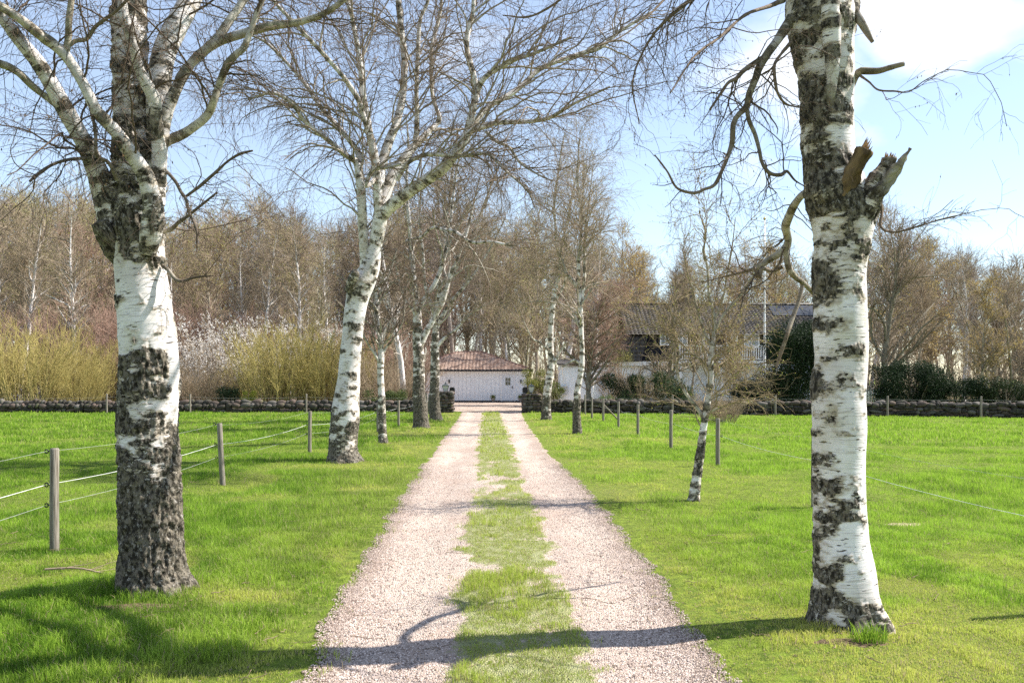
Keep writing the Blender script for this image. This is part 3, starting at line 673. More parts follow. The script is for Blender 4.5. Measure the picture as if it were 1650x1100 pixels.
k3 = [i for i, k in enumerate(x for x in LC if x not in ('C5', 'C6')) if k in ('C7', 'C8')]
s4 = spawn((par[0][k3], par[1][k3]), 26, (.12, .4), (25, 55), 7, .4, 1, grav=-.1, wig=.15, rr=.6, rmax=.002, rmin=.001)
twigs_obj(rC, bC, [(s1, 5), (s1b, 5), (s1c, 5), (s4, 3), (s2, 4), (s3, 3)], M_birch, cats=1500, catsize=(.005, .010))

# ---------- second birch on the left, white leaning trunk that opens into many limbs
YB = gd(742); bB = W(553, 742, YB); bB[2] = 0
rB = empty('birch_tree', bB, label='tall white birch left of drive, leaning trunk opening into spreading limbs', cat='tree', group='birches lining the drive')
def darkB(z, th, s):
    return np.interp(z, [0, .25, .7, 1.1, 1.6, 3, 4.5, 5.2, 7, 12], [.32, .16, .05, -.03, -.08, -.09, -.06, .02, .0, .0])
tr = path([(553, 752, 58), (553, 742, 52), (552, 725, 45), (553, 700, 44), (556, 670, 45), (559, 640, 40), (563, 593, 34), (568, 540, 33), (571, 509, 34), (576, 480, 36), (585, 455, 38), (597, 430, 30), (604, 400, 22), (610, 370, 22), (614, 345, 22)], YB)
hero('trunk', tr[0], tr[1], M_birch, rB, S=110, step=.018, darkf=darkB, fiss=.016, flare=.30, origin=bB, lump=.07, tipcap=False)
LB = [
 [(585, 462, 22, .05), (588, 435, 17, .05), (587, 400, 16, .0), (584, 360, 15, -.05), (583, 333, 15, -.1), (580, 290, 15, -.1), (574, 262, 11, -.1), (560, 252, 9, -.2), (530, 227, 8, -.4), (493, 197, 7, -.6), (470, 167, 6, -.8), (440, 150, 5, -1.), (400, 160, 3, -1.2)],
 [(581, 285, 12, .1), (577, 247, 9, .2), (562, 225, 8, .3), (547, 207, 8, .4), (517, 173, 7, .6), (497, 143, 6, .8), (470, 110, 5, 1.), (430, 70, 4, 1.2), (400, 55, 3, 1.4)],
 [(613, 350, 18, -.1), (610, 333, 16, -.12), (608, 300, 15, -.15), (606, 270, 14, -.2), (600, 235, 13, -.25), (593, 208, 11, -.3), (585, 185, 8, -.4), (577, 160, 8, -.5), (563, 138, 8, -.6), (550, 120, 7, -.8), (517, 83, 7, -1.), (470, 33, 6, -1.3), (440, 0, 5, -1.4), (400, -60, 4, -1.6), (370, -140, 2, -1.8)],
 [(596, 215, 10, -.3), (592, 190, 10, -.3), (585, 150, 9, -.35), (581, 110, 9, -.4), (577, 80, 8, -.45), (567, 27, 7, -.5), (560, 0, 7, -.5), (552, -70, 5, -.5), (548, -160, 3, -.5)],
 [(610, 300, 16, 0), (614, 270, 16, .1), (626, 230, 15, .2), (638, 200, 13, .3), (648, 160, 12, .4), (651, 120, 11, .4), (652, 93, 11, .4), (648, 60, 9, .4), (645, 33, 9, .4), (642, 0, 9, .4), (640, -80, 7, .4), (648, -180, 4, .4)],
 [(610, 350, 20, .1), (618, 320, 20, .2), (627, 295, 18, .3), (638, 275, 17, .4), (657, 247, 14, .5), (683, 220, 11, .7), (703, 200, 8, .9), (708, 190, 7, .9), (698, 160, 6, 1.), (695, 130, 6, 1.), (695, 100, 6, 1.), (697, 67, 6, 1.1), (710, 17, 5, 1.2), (712, -40, 4, 1.3)],
 [(668, 238, 9, .6), (671, 215, 9, .6), (672, 180, 8, .6), (671, 150, 7, .6), (673, 93, 7, .6), (677, 33, 6, .6), (690, 0, 5, .6), (700, -60, 3, .6)],
 [(605, 395, 20, 0), (612, 355, 22, -.05), (622, 340, 21, -.1), (637, 326, 20, -.2), (655, 312, 20, -.3), (677, 297, 19, -.4), (696, 284, 18, -.5), (713, 272, 18, -.6), (727, 256, 17, -.7), (740, 238, 16, -.8), (752, 218, 15, -.8), (758, 195, 13, -.85), (763, 170, 11, -.9), (768, 147, 11, -.9), (763, 122, 9, -.9), (757, 100, 9, -.9), (752, 75, 8, -.9), (755, 45, 8, -.9), (762, 20, 7, -.9), (764, -20, 6, -.9), (770, -110, 3, -.9)],
 [(750, 222, 10, -.8), (762, 210, 9, -.9), (783, 203, 9, -1.), (800, 198, 8, -1.1), (817, 197, 8, -1.2), (850, 196, 7, -1.5), (875, 193, 6, -1.7), (893, 186, 6, -1.9), (912, 175, 5, -2.), (933, 163, 4, -2.2), (983, 140, 3, -2.5)],
 [(762, 205, 9, -.7), (772, 188, 9, -.6), (790, 170, 9, -.5), (808, 160, 9, -.4), (827, 149, 9, -.3), (848, 132, 8, -.2), (867, 113, 8, -.1), (895, 100, 7, .0), (917, 93, 7, .1), (945, 84, 7, .2), (967, 77, 6, .3), (1000, 50, 5, .5), (1050, 20, 4, .7)],
 [(770, 148, 8, -.9), (776, 132, 9, -1.), (790, 118, 8, -1.1), (817, 103, 7, -1.3), (835, 94, 7, -1.4), (850, 90, 6, -1.5), (883, 77, 5, -1.8), (920, 60, 3, -2.)],
 [(640, 290, 8, -.2), (655, 265, 7, -.4), (672, 254, 7, -.5), (690, 249, 7, -.7), (723, 250, 6, -.9), (755, 251, 5, -1.1), (783, 247, 5, -1.4), (800, 260, 4, -1.6), (817, 277, 4, -1.8), (850, 307, 3, -2.2), (862, 335, 2, -2.4)],
 [(783, 212, 5, -1.), (800, 228, 5, -1.2), (820, 237, 4, -1.4), (838, 262, 4, -1.6), (865, 280, 3, -1.9), (890, 292, 2, -2.1)],
 [(606, 288, 8, -.3), (590, 300, 6, -.6), (600, 275, 6, -.6), (625, 270, 5, -.8), (645, 265, 4, -1.)],
]
M_birch_mid = mat_birch('birch_bark_limb', moss=.22)
limbsB = []
for q in LB:
    pp = path(q, YB); limbsB.append(pp)
    hero('branch', pp[0], pp[1], M_birch_mid, rB, S=20, step=.04, darkf=lambda z, th, s: -.07+z*0, fiss=.003, off=rng.uniform(0, 30), origin=bB, lump=.08)
pp = path([(562, 470, 12, -.2), (567, 452, 15, -.3), (572, 443, 14, -.36), (570, 437, 9, -.42)], YB)
hero('broken_branch', pp[0], pp[1], M_birch, rB, S=24, step=.02, darkf=lambda z, th, s: .12+z*0, fiss=.01, origin=bB)
par = stack(limbsB, 20)
s1 = spawn(par, 230, (1., 3.4), (20, 60), 12, .15, 1, grav=-.05, wig=.16, rr=.5, rmax=.021, rmin=.005, up=.2, byrad=.2)
s2 = spawn(s1, 1100, (.6, 2.0), (20, 60), 9, .15, 1, grav=-.18, wig=.2, rr=.5, rmax=.009, rmin=.0028)
s2b = spawn(par, 420, (.7, 1.9), (25, 75), 9, .2, 1, grav=-.25, wig=.22, rr=.4, rmax=.009, rmin=.0035)
s3 = spawn(cat(s2, s2b), 6500, (.3, 1.25), (15, 60), 6, .1, 1, grav=-.30, wig=.18, rr=.55, rmax=.0038, rmin=.0018)
twigs_obj(rB, bB, [(s1, 6), (s2b, 4), (s2, 4), (s3, 3)], M_birch_mid, cats=3000, catsize=(.010, .02))
# ------------------------------------------------------------------ smaller trees along the drive (traced trunks, grown crowns)
def darkY(a=.35, h=1.5, b=-.04):
    return lambda z, th, s: np.interp(z, [0, h*.4, h, h*1.6], [a, a*.6, a*.12, b])
def mid_tree(label, Y0, trunk, forks, n1, L1, n2, L2, n3, L3, mat, dk, S=40, group='birches lining the drive', droop=-.12, up=.15, leafn=0, leafs=(.02, .04), rmul=1.0, t0=.3, step=.03, cats=0, name='birch_tree', wig=.16):
    base = W(trunk[0][0], trunk[0][1], Y0); base[2] = 0
    r = empty(name, base, label=label, cat='tree', group=group)
    pp = path([(trunk[0][0], trunk[0][1]+8, trunk[0][2]*1.05)]+trunk, Y0); ls = [pp]
    hero('trunk', pp[0], pp[1], mat, r, S=S, step=step, darkf=dk, fiss=.018, flare=.22, origin=base, lump=.08)
    for q in forks:
        f = path(q, Y0); ls.append(f)
        hero('branch', f[0], f[1], mat, r, S=16, step=step*1.6, darkf=lambda z, th, s: -.05+z*0, fiss=.003, off=rng.uniform(0, 30), origin=base, lump=.08)
    par = stack(ls, 20)
    kk = F/Y0*.62
    s1 = spawn(par, n1, L1, (25, 60), 12, t0, 1, grav=-.03, wig=wig, rr=.5, rmax=.035*rmul, rmin=.006, up=up, zmin=1.5)
    s2 = spawn(s1, n2, L2, (20, 60), 8, .12, 1, grav=droop, wig=.2, rr=.5, rmax=.014*rmul, rmin=.0035, zmin=1.2)
    s3 = spawn(s2, n3, L3, (15, 60), 6, .08, 1, grav=droop*1.6, wig=.18, rr=.55, rmax=.0055*rmul, rmin=.0016*Y0/12 if Y0 > 14 else .0016, zmin=.9)
    t = Tree(); t.add(s1, 5); t.add(s2, 4); t.add(s3, 3)
    o = link('crown', t.mesh('crown', origin=base), mat, r)
    if leafn: leaf_obj('leaves', pts_on(s3, leafn), leafs, M_bud, o, origin=base)
    if cats: bits('catkins', pts_on(s3, cats), (.01, .022), M_cat, o, (.4, .4, 1), origin=base)
    return r
mid_tree('slim young birch with thin white stem just right of the large leaning birch', gd(715),
    [(617, 715, 14), (616, 690, 12), (615, 643, 11), (613, 600, 10), (614, 572, 10), (613, 548, 9), (611, 526, 8), (608, 505, 7), (607, 484, 7), (603, 460, 6), (605, 430, 5), (602, 400, 4), (606, 360, 3), (604, 320, 2), (600, 280, 1.2)],
    [[(614, 575, 5), (622, 560, 4), (632, 548, 3), (648, 520, 2.5), (652, 490, 2), (655, 460, 1.5)], [(611, 526, 6), (605, 510, 5), (603, 485, 4), (596, 465, 3), (592, 430, 2)], [(607, 484, 5), (617, 462, 4), (628, 440, 3), (640, 400, 2)], [(615, 585, 5), (608, 577, 4), (603, 560, 3), (597, 540, 2)]],
    55, (.7, 2.6), 420, (.5, 1.4), 1600, (.25, .8), M_birch, darkY(.15, .9, -.05), S=28)
mid_tree('birch left of the drive with dark rugged foot and forked white top', gd(690),
    [(678, 690, 26), (677, 660, 22), (675, 630, 19), (675, 600, 18), (675, 575, 17), (673, 547, 16), (672, 503, 13), (668, 463, 9), (665, 430, 8), (661, 390, 6), (660, 363, 6), (657, 330, 5), (655, 290, 4), (658, 240, 3), (655, 190, 1.5)],
    [[(676, 560, 11), (684, 540, 11), (697, 517, 9), (706, 500, 8), (713, 487, 8), (720, 465, 6), (727, 440, 6), (737, 417, 5), (750, 380, 5), (758, 350, 4), (767, 310, 2), (775, 280, 1.5)],
     [(672, 500, 9), (682, 484, 8), (697, 463, 7), (708, 440, 7), (714, 420, 7), (722, 388, 6), (726, 360, 5), (730, 320, 4), (735, 280, 3), (745, 230, 1.5)],
     [(680, 160+228, 3, .6), (655, 390, 5, .2), (665, 385, 5, .1), (680, 381, 5, 0), (697, 367, 5, -.2), (715, 370, 5, -.4), (733, 373, 5, -.5), (752, 386, 5, -.8), (767, 391, 5, -1), (790, 389, 4, -1.2), (810, 393, 4, -1.4), (827, 395, 3, -1.6), (850, 384, 2, -1.8)],
     [(672, 510, 8), (664, 495, 6), (655, 488, 5), (648, 470, 4), (640, 440, 3), (636, 400, 2)]],
    75, (1.2, 3.6), 620, (.7, 2.), 2100, (.3, 1.2), M_birch_mid, darkY(.42, 2.3, -.0), S=48)
mid_tree('dark grey-footed birch directly beside the left gate pillar', gd(677),
    [(702, 677, 20), (700, 655, 17), (700, 630, 15), (701, 600, 14), (701, 563, 13), (702, 540, 11), (702, 517, 10), (705, 490, 9), (707, 460, 7), (712, 420, 6), (716, 380, 5), (724, 330, 4), (730, 270, 3), (738, 210, 1.5)],
    [[(702, 530, 8), (712, 510, 7), (728, 485, 6), (745, 465, 5), (765, 440, 4), (790, 400, 3), (815, 350, 1.5)], [(702, 560, 7), (716, 545, 5), (735, 530, 4), (760, 505, 3), (795, 485, 2)], [(701, 505, 7), (690, 480, 6), (684, 450, 5), (682, 410, 4), (676, 350, 3), (680, 290, 2)],
     [(705, 490, 8), (725, 450, 6), (748, 410, 5), (772, 350, 4), (795, 290, 2.5), (815, 240, 1.5)]],
    85, (1.4, 4.2), 700, (.8, 2.3), 2100, (.4, 1.4), M_birch_far, darkY(.40, 2.3, .03), S=36, droop=-.02, up=.35, rmul=1.1)
mid_tree('white-trunked birch beside the right gate pillar', gd(677),
    [(880, 677, 17), (880, 655, 14), (882, 630, 13), (885, 610, 12), (888, 590, 11), (887, 547, 9), (888, 520, 9), (890, 503, 9), (892, 480, 8), (896, 460, 7), (901, 440, 7), (903, 425, 5), (901, 400, 4), (896, 370, 4), (893, 330, 3.5), (898, 290, 3), (905, 240, 2), (910, 215, 1)],
    [[(889, 588, 7), (895, 580, 6), (899, 572, 5), (906, 560, 3), (914, 550, 2)], [(890, 500, 5), (898, 480, 4), (908, 460, 3), (915, 430, 2)], [(886, 567, 3), (870, 552, 3), (858, 545, 2.5), (845, 520, 2), (838, 500, 1.5)], [(902, 434, 4), (893, 430, 3), (880, 428, 3), (865, 428, 2)],
     [(900, 440, 5), (905, 400, 4), (915, 350, 3), (925, 300, 3), (935, 260, 1.5)]],
    65, (1., 3.2), 480, (.7, 2.), 1800, (.4, 1.3), M_birch_far, darkY(.28, 1.2, -.03), S=36, leafn=900, leafs=(.03, .06), t0=.45)
mid_tree('thin pale birch right of the drive with dark lower stem and twin upper stems', gd(698),
    [(930, 698, 14), (929, 670, 12), (930, 645, 11), (930, 630, 10), (934, 610, 9), (937, 590, 9), (938, 565, 8), (937, 547, 8), (936, 520, 8), (935, 497, 8), (932, 463, 7), (932, 440, 6), (932, 413, 6), (935, 390, 5), (937, 363, 4), (936, 330, 4), (930, 290, 3), (932, 250, 2), (935, 210, 1)],
    [[(935, 495, 6), (938, 480, 6), (941, 455, 5), (942, 430, 5), (942, 395, 4), (944, 360, 3), (950, 320, 2), (955, 270, 1)], [(931, 463, 4), (922, 450, 4), (912, 438, 4), (908, 425, 3), (900, 405, 2)], [(934, 585, 4), (925, 580, 4), (915, 585, 3), (905, 590, 2)]],
    65, (.9, 2.8), 480, (.6, 1.7), 1900, (.3, 1.1), M_birch_far, darkY(.42, 1.1, -.04), S=32, leafn=700, leafs=(.025, .05), t0=.35)
mid_tree('leaning young birch with low twiggy branches and opening yellow-green buds', gd(805),
    [(1118, 805, 16), (1120, 785, 15), (1124, 760, 13.5), (1129, 725, 12), (1133, 693, 11), (1138, 660, 10.5), (1143, 630, 10), (1145, 605, 10), (1145, 580, 8.5), (1148, 555, 7), (1150, 535, 6), (1150, 510, 5.5), (1146, 490, 5), (1143, 477, 4.5), (1141, 450, 4), (1140, 430, 3.5), (1134, 405, 3), (1137, 375, 2.2), (1128, 345, 1.4), (1125, 310, .8)],
    [[(1133, 672, 6), (1122, 655, 6), (1112, 643, 5), (1103, 630, 5), (1095, 612, 4), (1090, 590, 3), (1088, 560, 2.5), (1085, 520, 2), (1075, 480, 1.5)],
     [(1150, 540, 5), (1160, 515, 4.5), (1175, 495, 4), (1190, 480, 3.5), (1205, 455, 3), (1225, 430, 2), (1240, 410, 1.5)],
     [(1147, 560, 5), (1135, 535, 4), (1125, 505, 4), (1118, 475, 3), (1108, 440, 2), (1100, 400, 1.2)],
     [(1150, 520, 4), (1165, 480, 3), (1172, 440, 3), (1180, 395, 2), (1185, 350, 1)],
     [(1145, 590, 4), (1160, 575, 3.5), (1178, 560, 3), (1200, 550, 2.4), (1220, 530, 1.6)],
     [(1144, 600, 4), (1130, 580, 3.5), (1115, 570, 3), (1095, 550, 2.2), (1075, 535, 1.4)],
     [(1137, 668, 5), (1150, 660, 4), (1165, 655, 3.5), (1185, 648, 2.6), (1208, 650, 1.6)]],
    75, (.35, 1.3), 520, (.25, .9), 2500, (.12, .45), M_young, darkY(.10, .7, -.06), S=44, leafn=2000, leafs=(.014, .028), t0=.22, droop=-.05, rmul=.35, wig=.2, step=.02)

# ------------------------------------------------------------------ woods behind the walls: every tree an object, meshes shared
M_tan = mat_bark('tan_bark', (.22, .18, .13), (.42, .36, .27), (.31, .24, .165), .01, .05)
M_tan2 = mat_bark('olive_brown_bark', (.16, .14, .09), (.33, .30, .20), (.31, .275, .15), .01, .05)
M_tan3 = mat_bark('lilac_brown_bark', (.17, .14, .12), (.38, .34, .30), (.25, .20, .165), .01, .05)
M_grey = mat_bark('grey_bark', (.15, .13, .10), (.28, .25, .19), (.27, .21, .15), .01, .06)
M_red = mat_bark('reddish_twigs', (.20, .15, .11), (.30, .23, .18), (.34, .225, .175), .01, .04)
M_olive = mat_bark('olive_stems', (.17, .14, .07), (.30, .25, .13), (.37, .305, .11), .006, .03)
M_wbirch = mat_birch('birch_bark_woods', moss=.2, twig=(.30, .235, .17), far=True)
def M_leafs(nm, a, b): return mat_leaf(nm, a, b, .4)
M_fresh = M_leafs('fresh_buds', (.36, .38, .07), (.52, .52, .13))
M_gold = M_leafs('golden_catkins', (.45, .33, .09), (.60, .46, .16))
M_blossom = M_leafs('white_blossom', (.76, .72, .68), (.90, .87, .84))
M_redbud = M_leafs('reddish_buds', (.32, .16, .12), (.45, .24, .18))

def proto(kind, H, spread, matT, matC, n1, n2, n3, leaf=None, leafn=0, ls=(.06, .14), stems=1, up=.3, droop=-.04, t0=.28, rb=.17, tw=.010, lean=.1, L1=None):
    """returns (trunk mesh, crown mesh, leaf mesh or None), base at the origin, height H"""
    ls_ = []
    for k in range(stems):
        a = rng.uniform(0, 2*PI); d = [math.cos(a)*lean*(1+stems*.5), math.sin(a)*lean*(1+stems*.5), 1]
        P, R = up_from([math.cos(a)*.12*(stems > 1), math.sin(a)*.12*(stems > 1), -.2], d, H*rng.uniform(.85, 1.02), rb/(stems**.5), .02, 16, .04, .07)
        ls_.append((P, R))
    ls_[0][1][0] *= 1.35
    par = stack(ls_, 16)
    L1 = L1 or (H*.16*spread, H*.38*spread)
    s1 = spawn(par, n1, L1, (30, 62), 10, t0, .97, grav=-.01, wig=.13, rr=.6, rmax=.10, rmin=.026, up=up, shrink=.55, zmin=1.5)
    s2 = spawn(cat2(s1, par), n2, (H*.07, H*.17), (22, 58), 7, .15, 1, grav=droop*.5, wig=.16, rr=.55, rmax=.035, rmin=tw*1.5, up=up*.5, zmin=1.2)
    s3 = spawn(s2, n3, (H*.03, H*.09), (15, 55), 5, .1, 1, grav=droop, wig=.15, rr=.6, rmax=tw*1.1, rmin=tw*.62, up=up*.3, zmin=.8)
    t = Tree(); t.add(par, 9); t.add(s1, 5); mt = t.mesh(kind+'_trunk')
    c = Tree(); c.add(s2, 3); c.add(s3, 3); mc = c.mesh(kind+'_crown')
    mt.materials.append(matT); mc.materials.append(matC); ml = None
    if leafn:
        V, Fc, var = leaves(pts_on(s3, leafn), ls); ml = mesh_np(kind+'_leaves', V, [Fc], {'var': ('FLOAT', var)}); ml.materials.append(leaf)
    return (mt, mc, ml, H)
def cat2(a, b):
    K = a[0].shape[1]; return cat(a, (resK(b[0], K), resK(b[1][..., None], K)[..., 0]))
def place(pr, name, px, D, top=None, H=None, label='', cat='tree', group=None, crown='crown', leafname='leaves', trunk='trunk', dx=0.0):
    mt, mc, ml, H0 = pr
    H = H or (CH + (HY-top)*D/F); s = H/H0
    r = empty(name, ((px-825)*D/F+dx, D, 0), rng.uniform(0, 2*PI), label, cat, group); r.scale = (s, s, s)
    a = bpy.data.objects.new(trunk, mt); C.objects.link(a); a.parent = r
    b = bpy.data.objects.new(crown, mc); C.objects.link(b); b.parent = r
    if ml is not None: c = bpy.data.objects.new(leafname, ml); C.objects.link(c); c.parent = r
    return r
TAN = [proto('tan', 18, (.72, .62, .8, .95)[k], (M_tan, M_tan3, M_tan2, M_tan3)[k], (M_tan, M_tan3, M_tan2, M_tan3)[k], 34, 300, 1350, tw=.014, t0=.40, up=.55, stems=1+(k == 2), rb=.20) for k in range(4)]
TANG = [proto('tan_green', 18, .8, M_tan, M_tan, 32, 300, 1350, M_fresh, 2000, (.05, .12), tw=.012) for k in range(2)]
TANR = [proto('ruddy', 15, .9, M_grey, M_red, 34, 330, 1500, M_redbud, 500, (.05, .10), tw=.011, t0=.2) for k in range(2)]
WB = [proto('white_birch', 16, .65, M_wbirch, M_wbirch, 30, 300, 1500, M_fresh, 400, (.04, .09), tw=.010, droop=-.14, rb=.19) for k in range(3)]
SPR = [proto('spreading', 13, 1.45, M_grey, M_grey, 30, 520, 3600, tw=.010, t0=.14, up=.35, rb=.26, lean=.05) for k in range(2)]
MUL = [proto('many_stemmed', 11, .7, M_grey, M_tan, 60, 500, 3000, tw=.010, t0=.05, stems=8, rb=.30, up=.6, lean=.12) for k in range(2)]
GOLD = [proto('golden', 12, 1.1, M_tan, M_tan, 30, 440, 2800, M_gold, 6500, (.05, .12), tw=.009, t0=.2) for k in range(2)]

def top_at(px):
    return np.interp(px, [-200, 0, 60, 110, 280, 350, 440, 500, 560, 640, 700, 760, 830, 900, 960, 1000, 1050, 1110, 1180, 1250, 1330, 1400, 1480, 1530, 1600, 1700, 1900],
                         [290, 292, 280, 285, 335, 318, 318, 345, 340, 330, 320, 325, 350, 370, 385, 385, 400, 395, 405, 400, 400, 380, 375, 400, 415, 410, 420])
G1 = 'bare tan trees massed in the wood behind the stone walls'
for (D, x0, x1, st) in ((66, -60, 575, 38), (76, -80, 690, 31), (88, -110, 1000, 26), (104, -120, 1700, 23), (124, 560, 1740, 20)):
    px = x0
    while px < x1:
        p = px + rng.uniform(-9, 9); tp = top_at(p) + rng.uniform(-14, 34) + (26 if D < 70 else 0)
        u = rng.random()
        if 630 < p < 860 and D < 80: px += st; continue
        if p > 1340: tp = tp-14
        if u < .42: place(TAN[rng.integers(4)], 'bare_tree', p, D+rng.uniform(-4, 4), tp, label='bare tan-brown tree standing in the dense wood behind the stone wall', group='bare tan trees in the wood')
        elif u < .70: place(TANG[rng.integers(2)], 'budding_tree', p, D+rng.uniform(-4, 4), tp, label='tall tree with a haze of yellow-green buds inside the dense wood', group='budding trees in the wood')
        elif u < .90: place(WB[rng.integers(3)], 'birch_tree', p, D+rng.uniform(-4, 4), tp, label='slim white-stemmed birch among the brown trees of the wood', group='slim birches in the wood')
        else: place(TANR[rng.integers(2)], 'bare_tree', p, D+rng.uniform(-4, 4), tp+20, label='broad reddish-brown bare tree within the dense wood', group='ruddy trees in the wood')
        px += st
for px, D, tp, lb in ((132, 58, 300, 'white-stemmed birch behind the wall, first right of the far left willows'), (418, 62, 325, 'white-stemmed birch behind the blossoming shrubs left of the drive'), (476, 60, 330, 'straight white birch behind the yellow willow left of the leaning birch'), (30, 60, 300, 'pale birch behind the wall at the far left edge')):
    place(WB[rng.integers(3)], 'birch_tree', px, D, tp, label=lb)
for px, D, tp, pr, nm, lb in (
    (645, 52, 330, TAN[0], 'bare_tree', 'bare tree behind the wall between the young and rugged birches'),
    (655, 50, 215, WB[0], 'birch_tree', 'tall thin birch behind the rugged forked birch, left of the garage'),
    (735, 72, 250, TAN[1], 'bare_tree', 'tall bare tree behind the left end of the garage roof'),
    (790, 75, 330, TANG[0], 'budding_tree', 'budding tree rising right behind the garage ridge'),
    (838, 76, 345, TAN[2], 'bare_tree', 'bare tree behind the right corner of the garage'),
    (862, 66, 330, TANG[1], 'budding_tree', 'budding tree between garage and right gate birch'),
    (905, 58, 240, WB[1], 'birch_tree', 'tall feathery birch behind the two right-hand drive birches'),
    (950, 56, 300, WB[2], 'birch_tree', 'feathery birch standing left of the white garden shed'),
    (985, 66, 375, GOLD[0], 'catkin_tree', 'golden catkin tree behind the left end of the dark-roofed house'),
    (1045, 74, 405, GOLD[1], 'catkin_tree', 'golden-green tree behind the house roof near its left end'),
    (1120, 76, 380, TANG[0], 'budding_tree', 'budding tree behind the middle of the house roof'),
    (1190, 78, 400, GOLD[0], 'catkin_tree', 'yellowish tree behind the house roof left of the flagpole'),
    (1260, 78, 395, GOLD[1], 'catkin_tree', 'yellowish tree behind the solar panels'),
    (1418, 49, 330, SPR[0], 'bare_tree', 'dark wide-spreading tree just right of the foreground birch, behind the wall'),
    (1385, 66, 345, GOLD[1], 'catkin_tree', 'yellow-green tree behind the dark wide-spreading tree'),
    (1445, 62, 322, TANG[1], 'budding_tree', 'airy budding tree behind the dark evergreen hedge'),
    (1500, 68, 390, GOLD[0], 'catkin_tree', 'low yellowish tree behind the dark evergreen hedge'),
    (1552, 56, 375, WB[1], 'birch_tree', 'pale forked birch behind the dark evergreen hedge'),
    (1625, 50, 400, MUL[0], 'bare_tree', 'many-stemmed upright bare tree near the right edge'),
    (1470, 60, 395, TAN[0], 'bare_tree', 'bare tan tree behind the dark hedge, left of the pale forked birch'),
    (1520, 72, 400, TANG[0], 'budding_tree', 'budding tree far behind the pale forked birch'),
    (1585, 74, 415, WB[0], 'birch_tree', 'slim far birch right of the pale forked birch'),
    (1400, 58, 400, TAN[1], 'bare_tree', 'tan tree directly behind the foreground birch trunk'),
    (1650, 70, 405, TANG[1], 'budding_tree', 'budding tree far back at the right edge'),
    (1575, 48, 450, GOLD[1], 'catkin_tree', 'small yellowish tree left of the many-stemmed tree'),
    (1600, 64, 420, SPR[1], 'bare_tree', 'spreading bare tree behind the many-stemmed tree'),
    (1680, 54, 410, MUL[1], 'bare_tree', 'many-stemmed bare tree cut by the right edge'),
    (948, 46, 435, proto('pinkish', 9, 1.7, M_grey, M_red, 44, 800, 6500, M_redbud, 1500, (.03, .07), tw=.008, t0=.2, rb=.2, up=-.05, lean=.05), 'bare_tree', 'dense pinkish-brown bare tree in front of the white shed'),
    (1110, 51, 440, TANG[1], 'budding_tree', 'airy budding tree in front of the dark upper windows'),
    (1075, 47, 455, proto('gnarled', 8, 1.4, M_grey, M_grey, 26, 460, 2600, M_fresh, 700, (.03, .07), tw=.008, t0=.15, rb=.2), 'budding_tree', 'rounded fruit tree with yellow buds in front of the house windows'),
    (1185, 50, 470, GOLD[0], 'catkin_tree', 'small yellow-budded tree in front of the white balcony')):
    place(pr, nm, px, D, tp, label=lb)
# loose undergrowth far inside the wood
t = Tree(); nU = 5200; a = rng.uniform(-58, 72, nU); b = rng.uniform(72, 128, nU)
P0 = np.stack([a, b, b*0-.1], 1); hgt = rng.uniform(2.5, 7.5, nU); d = unit(rng.normal(size=(nU, 3))*.16+[0, 0, 1])
P = P0[:, None]+d[:, None]*(np.linspace(0, 1, 6)[None, :, None]*hgt[:, None, None]); P = P+rng.normal(size=P.shape)*.12*np.linspace(0, 1, 6)[None, :, None]
R = rng.uniform(.015, .035, (nU, 1))*np.linspace(1, .35, 6)[None]
t.add((P, R), 3); s = spawn((P, R), 12000, (.5, 1.8), (25, 60), 4, .3, 1, rr=.5, rmax=.014, rmin=.009, up=.3); t.add(s, 3)
o = link('undergrowth', t.mesh('undergrowth'), M_tan); tag(o, 'tangle of thin brown saplings filling the floor of the wood', 'undergrowth', kind='stuff')

# ------------------------------------------------------------------ shrubs
def shrub_proto(kind, H, wd, mat, nst, n2, n3, leaf=None, leafn=0, ls=(.03, .07), tw=.006, fan=.5, up=.2, droop=0.0):
    a = rng.uniform(0, 2*PI, nst); rr = np.sqrt(rng.random(nst))*wd*.28
    P0 = np.stack([rr*np.cos(a), rr*np.sin(a), rr*0-.1], 1); d = unit(np.stack([np.cos(a)*fan, np.sin(a)*fan, a*0+1], 1)*[1, 1, 1]*rng.uniform(.3, 1, (nst, 1))**[1, 1, 0] + rng.normal(size=(nst, 3))*.08)
    K = 9; out = np.zeros((nst, K, 3)); cur = P0; out[:, 0] = cur; L_ = rng.uniform(.6, 1, nst)[:, None]*H
    for k in range(1, K):
        d = unit(d+rng.normal(size=d.shape)*.09+[0, 0, .03]); cur = cur+d*L_/(K-1); out[:, k] = cur
    par = (out, rng.uniform(.010, .028, (nst, 1))*np.linspace(1, .3, K)[None])
    s2 = spawn(par, n2, (H*.12, H*.34), (15, 45), 6, .2, 1, grav=droop, wig=.14, rr=.55, rmax=.01, rmin=tw, up=up, zmin=.2)
    s3 = spawn(s2, n3, (H*.05, H*.16), (15, 50), 4, .1, 1, grav=droop, wig=.15, rr=.7, rmax=tw, rmin=tw*.75, up=up, zmin=.1)
    t = Tree(); t.add(par, 5); mt = t.mesh(kind+'_stems'); c = Tree(); c.add(s2, 3); c.add(s3, 3); mc = c.mesh(kind+'_twigs')
    mt.materials.append(mat); mc.materials.append(mat); ml = None
    if leafn:
        V, Fc, var = leaves(pts_on(s3, leafn), ls); ml = mesh_np(kind+'_leaves', V, [Fc], {'var': ('FLOAT', var)}); ml.materials.append(leaf)
    return (mt, mc, ml, H)
WIL = [shrub_proto('willow', 5, 5, M_olive, 120, 700, 2400, M_gold, 900, (.03, .06), tw=.008, fan=.6) for k in range(3)]
BLO = [shrub_proto('blossom', 5, 4, M_tan, 60, 400, 1500, M_blossom, 5200, (.05, .11), tw=.006, fan=.5) for k in range(2)]
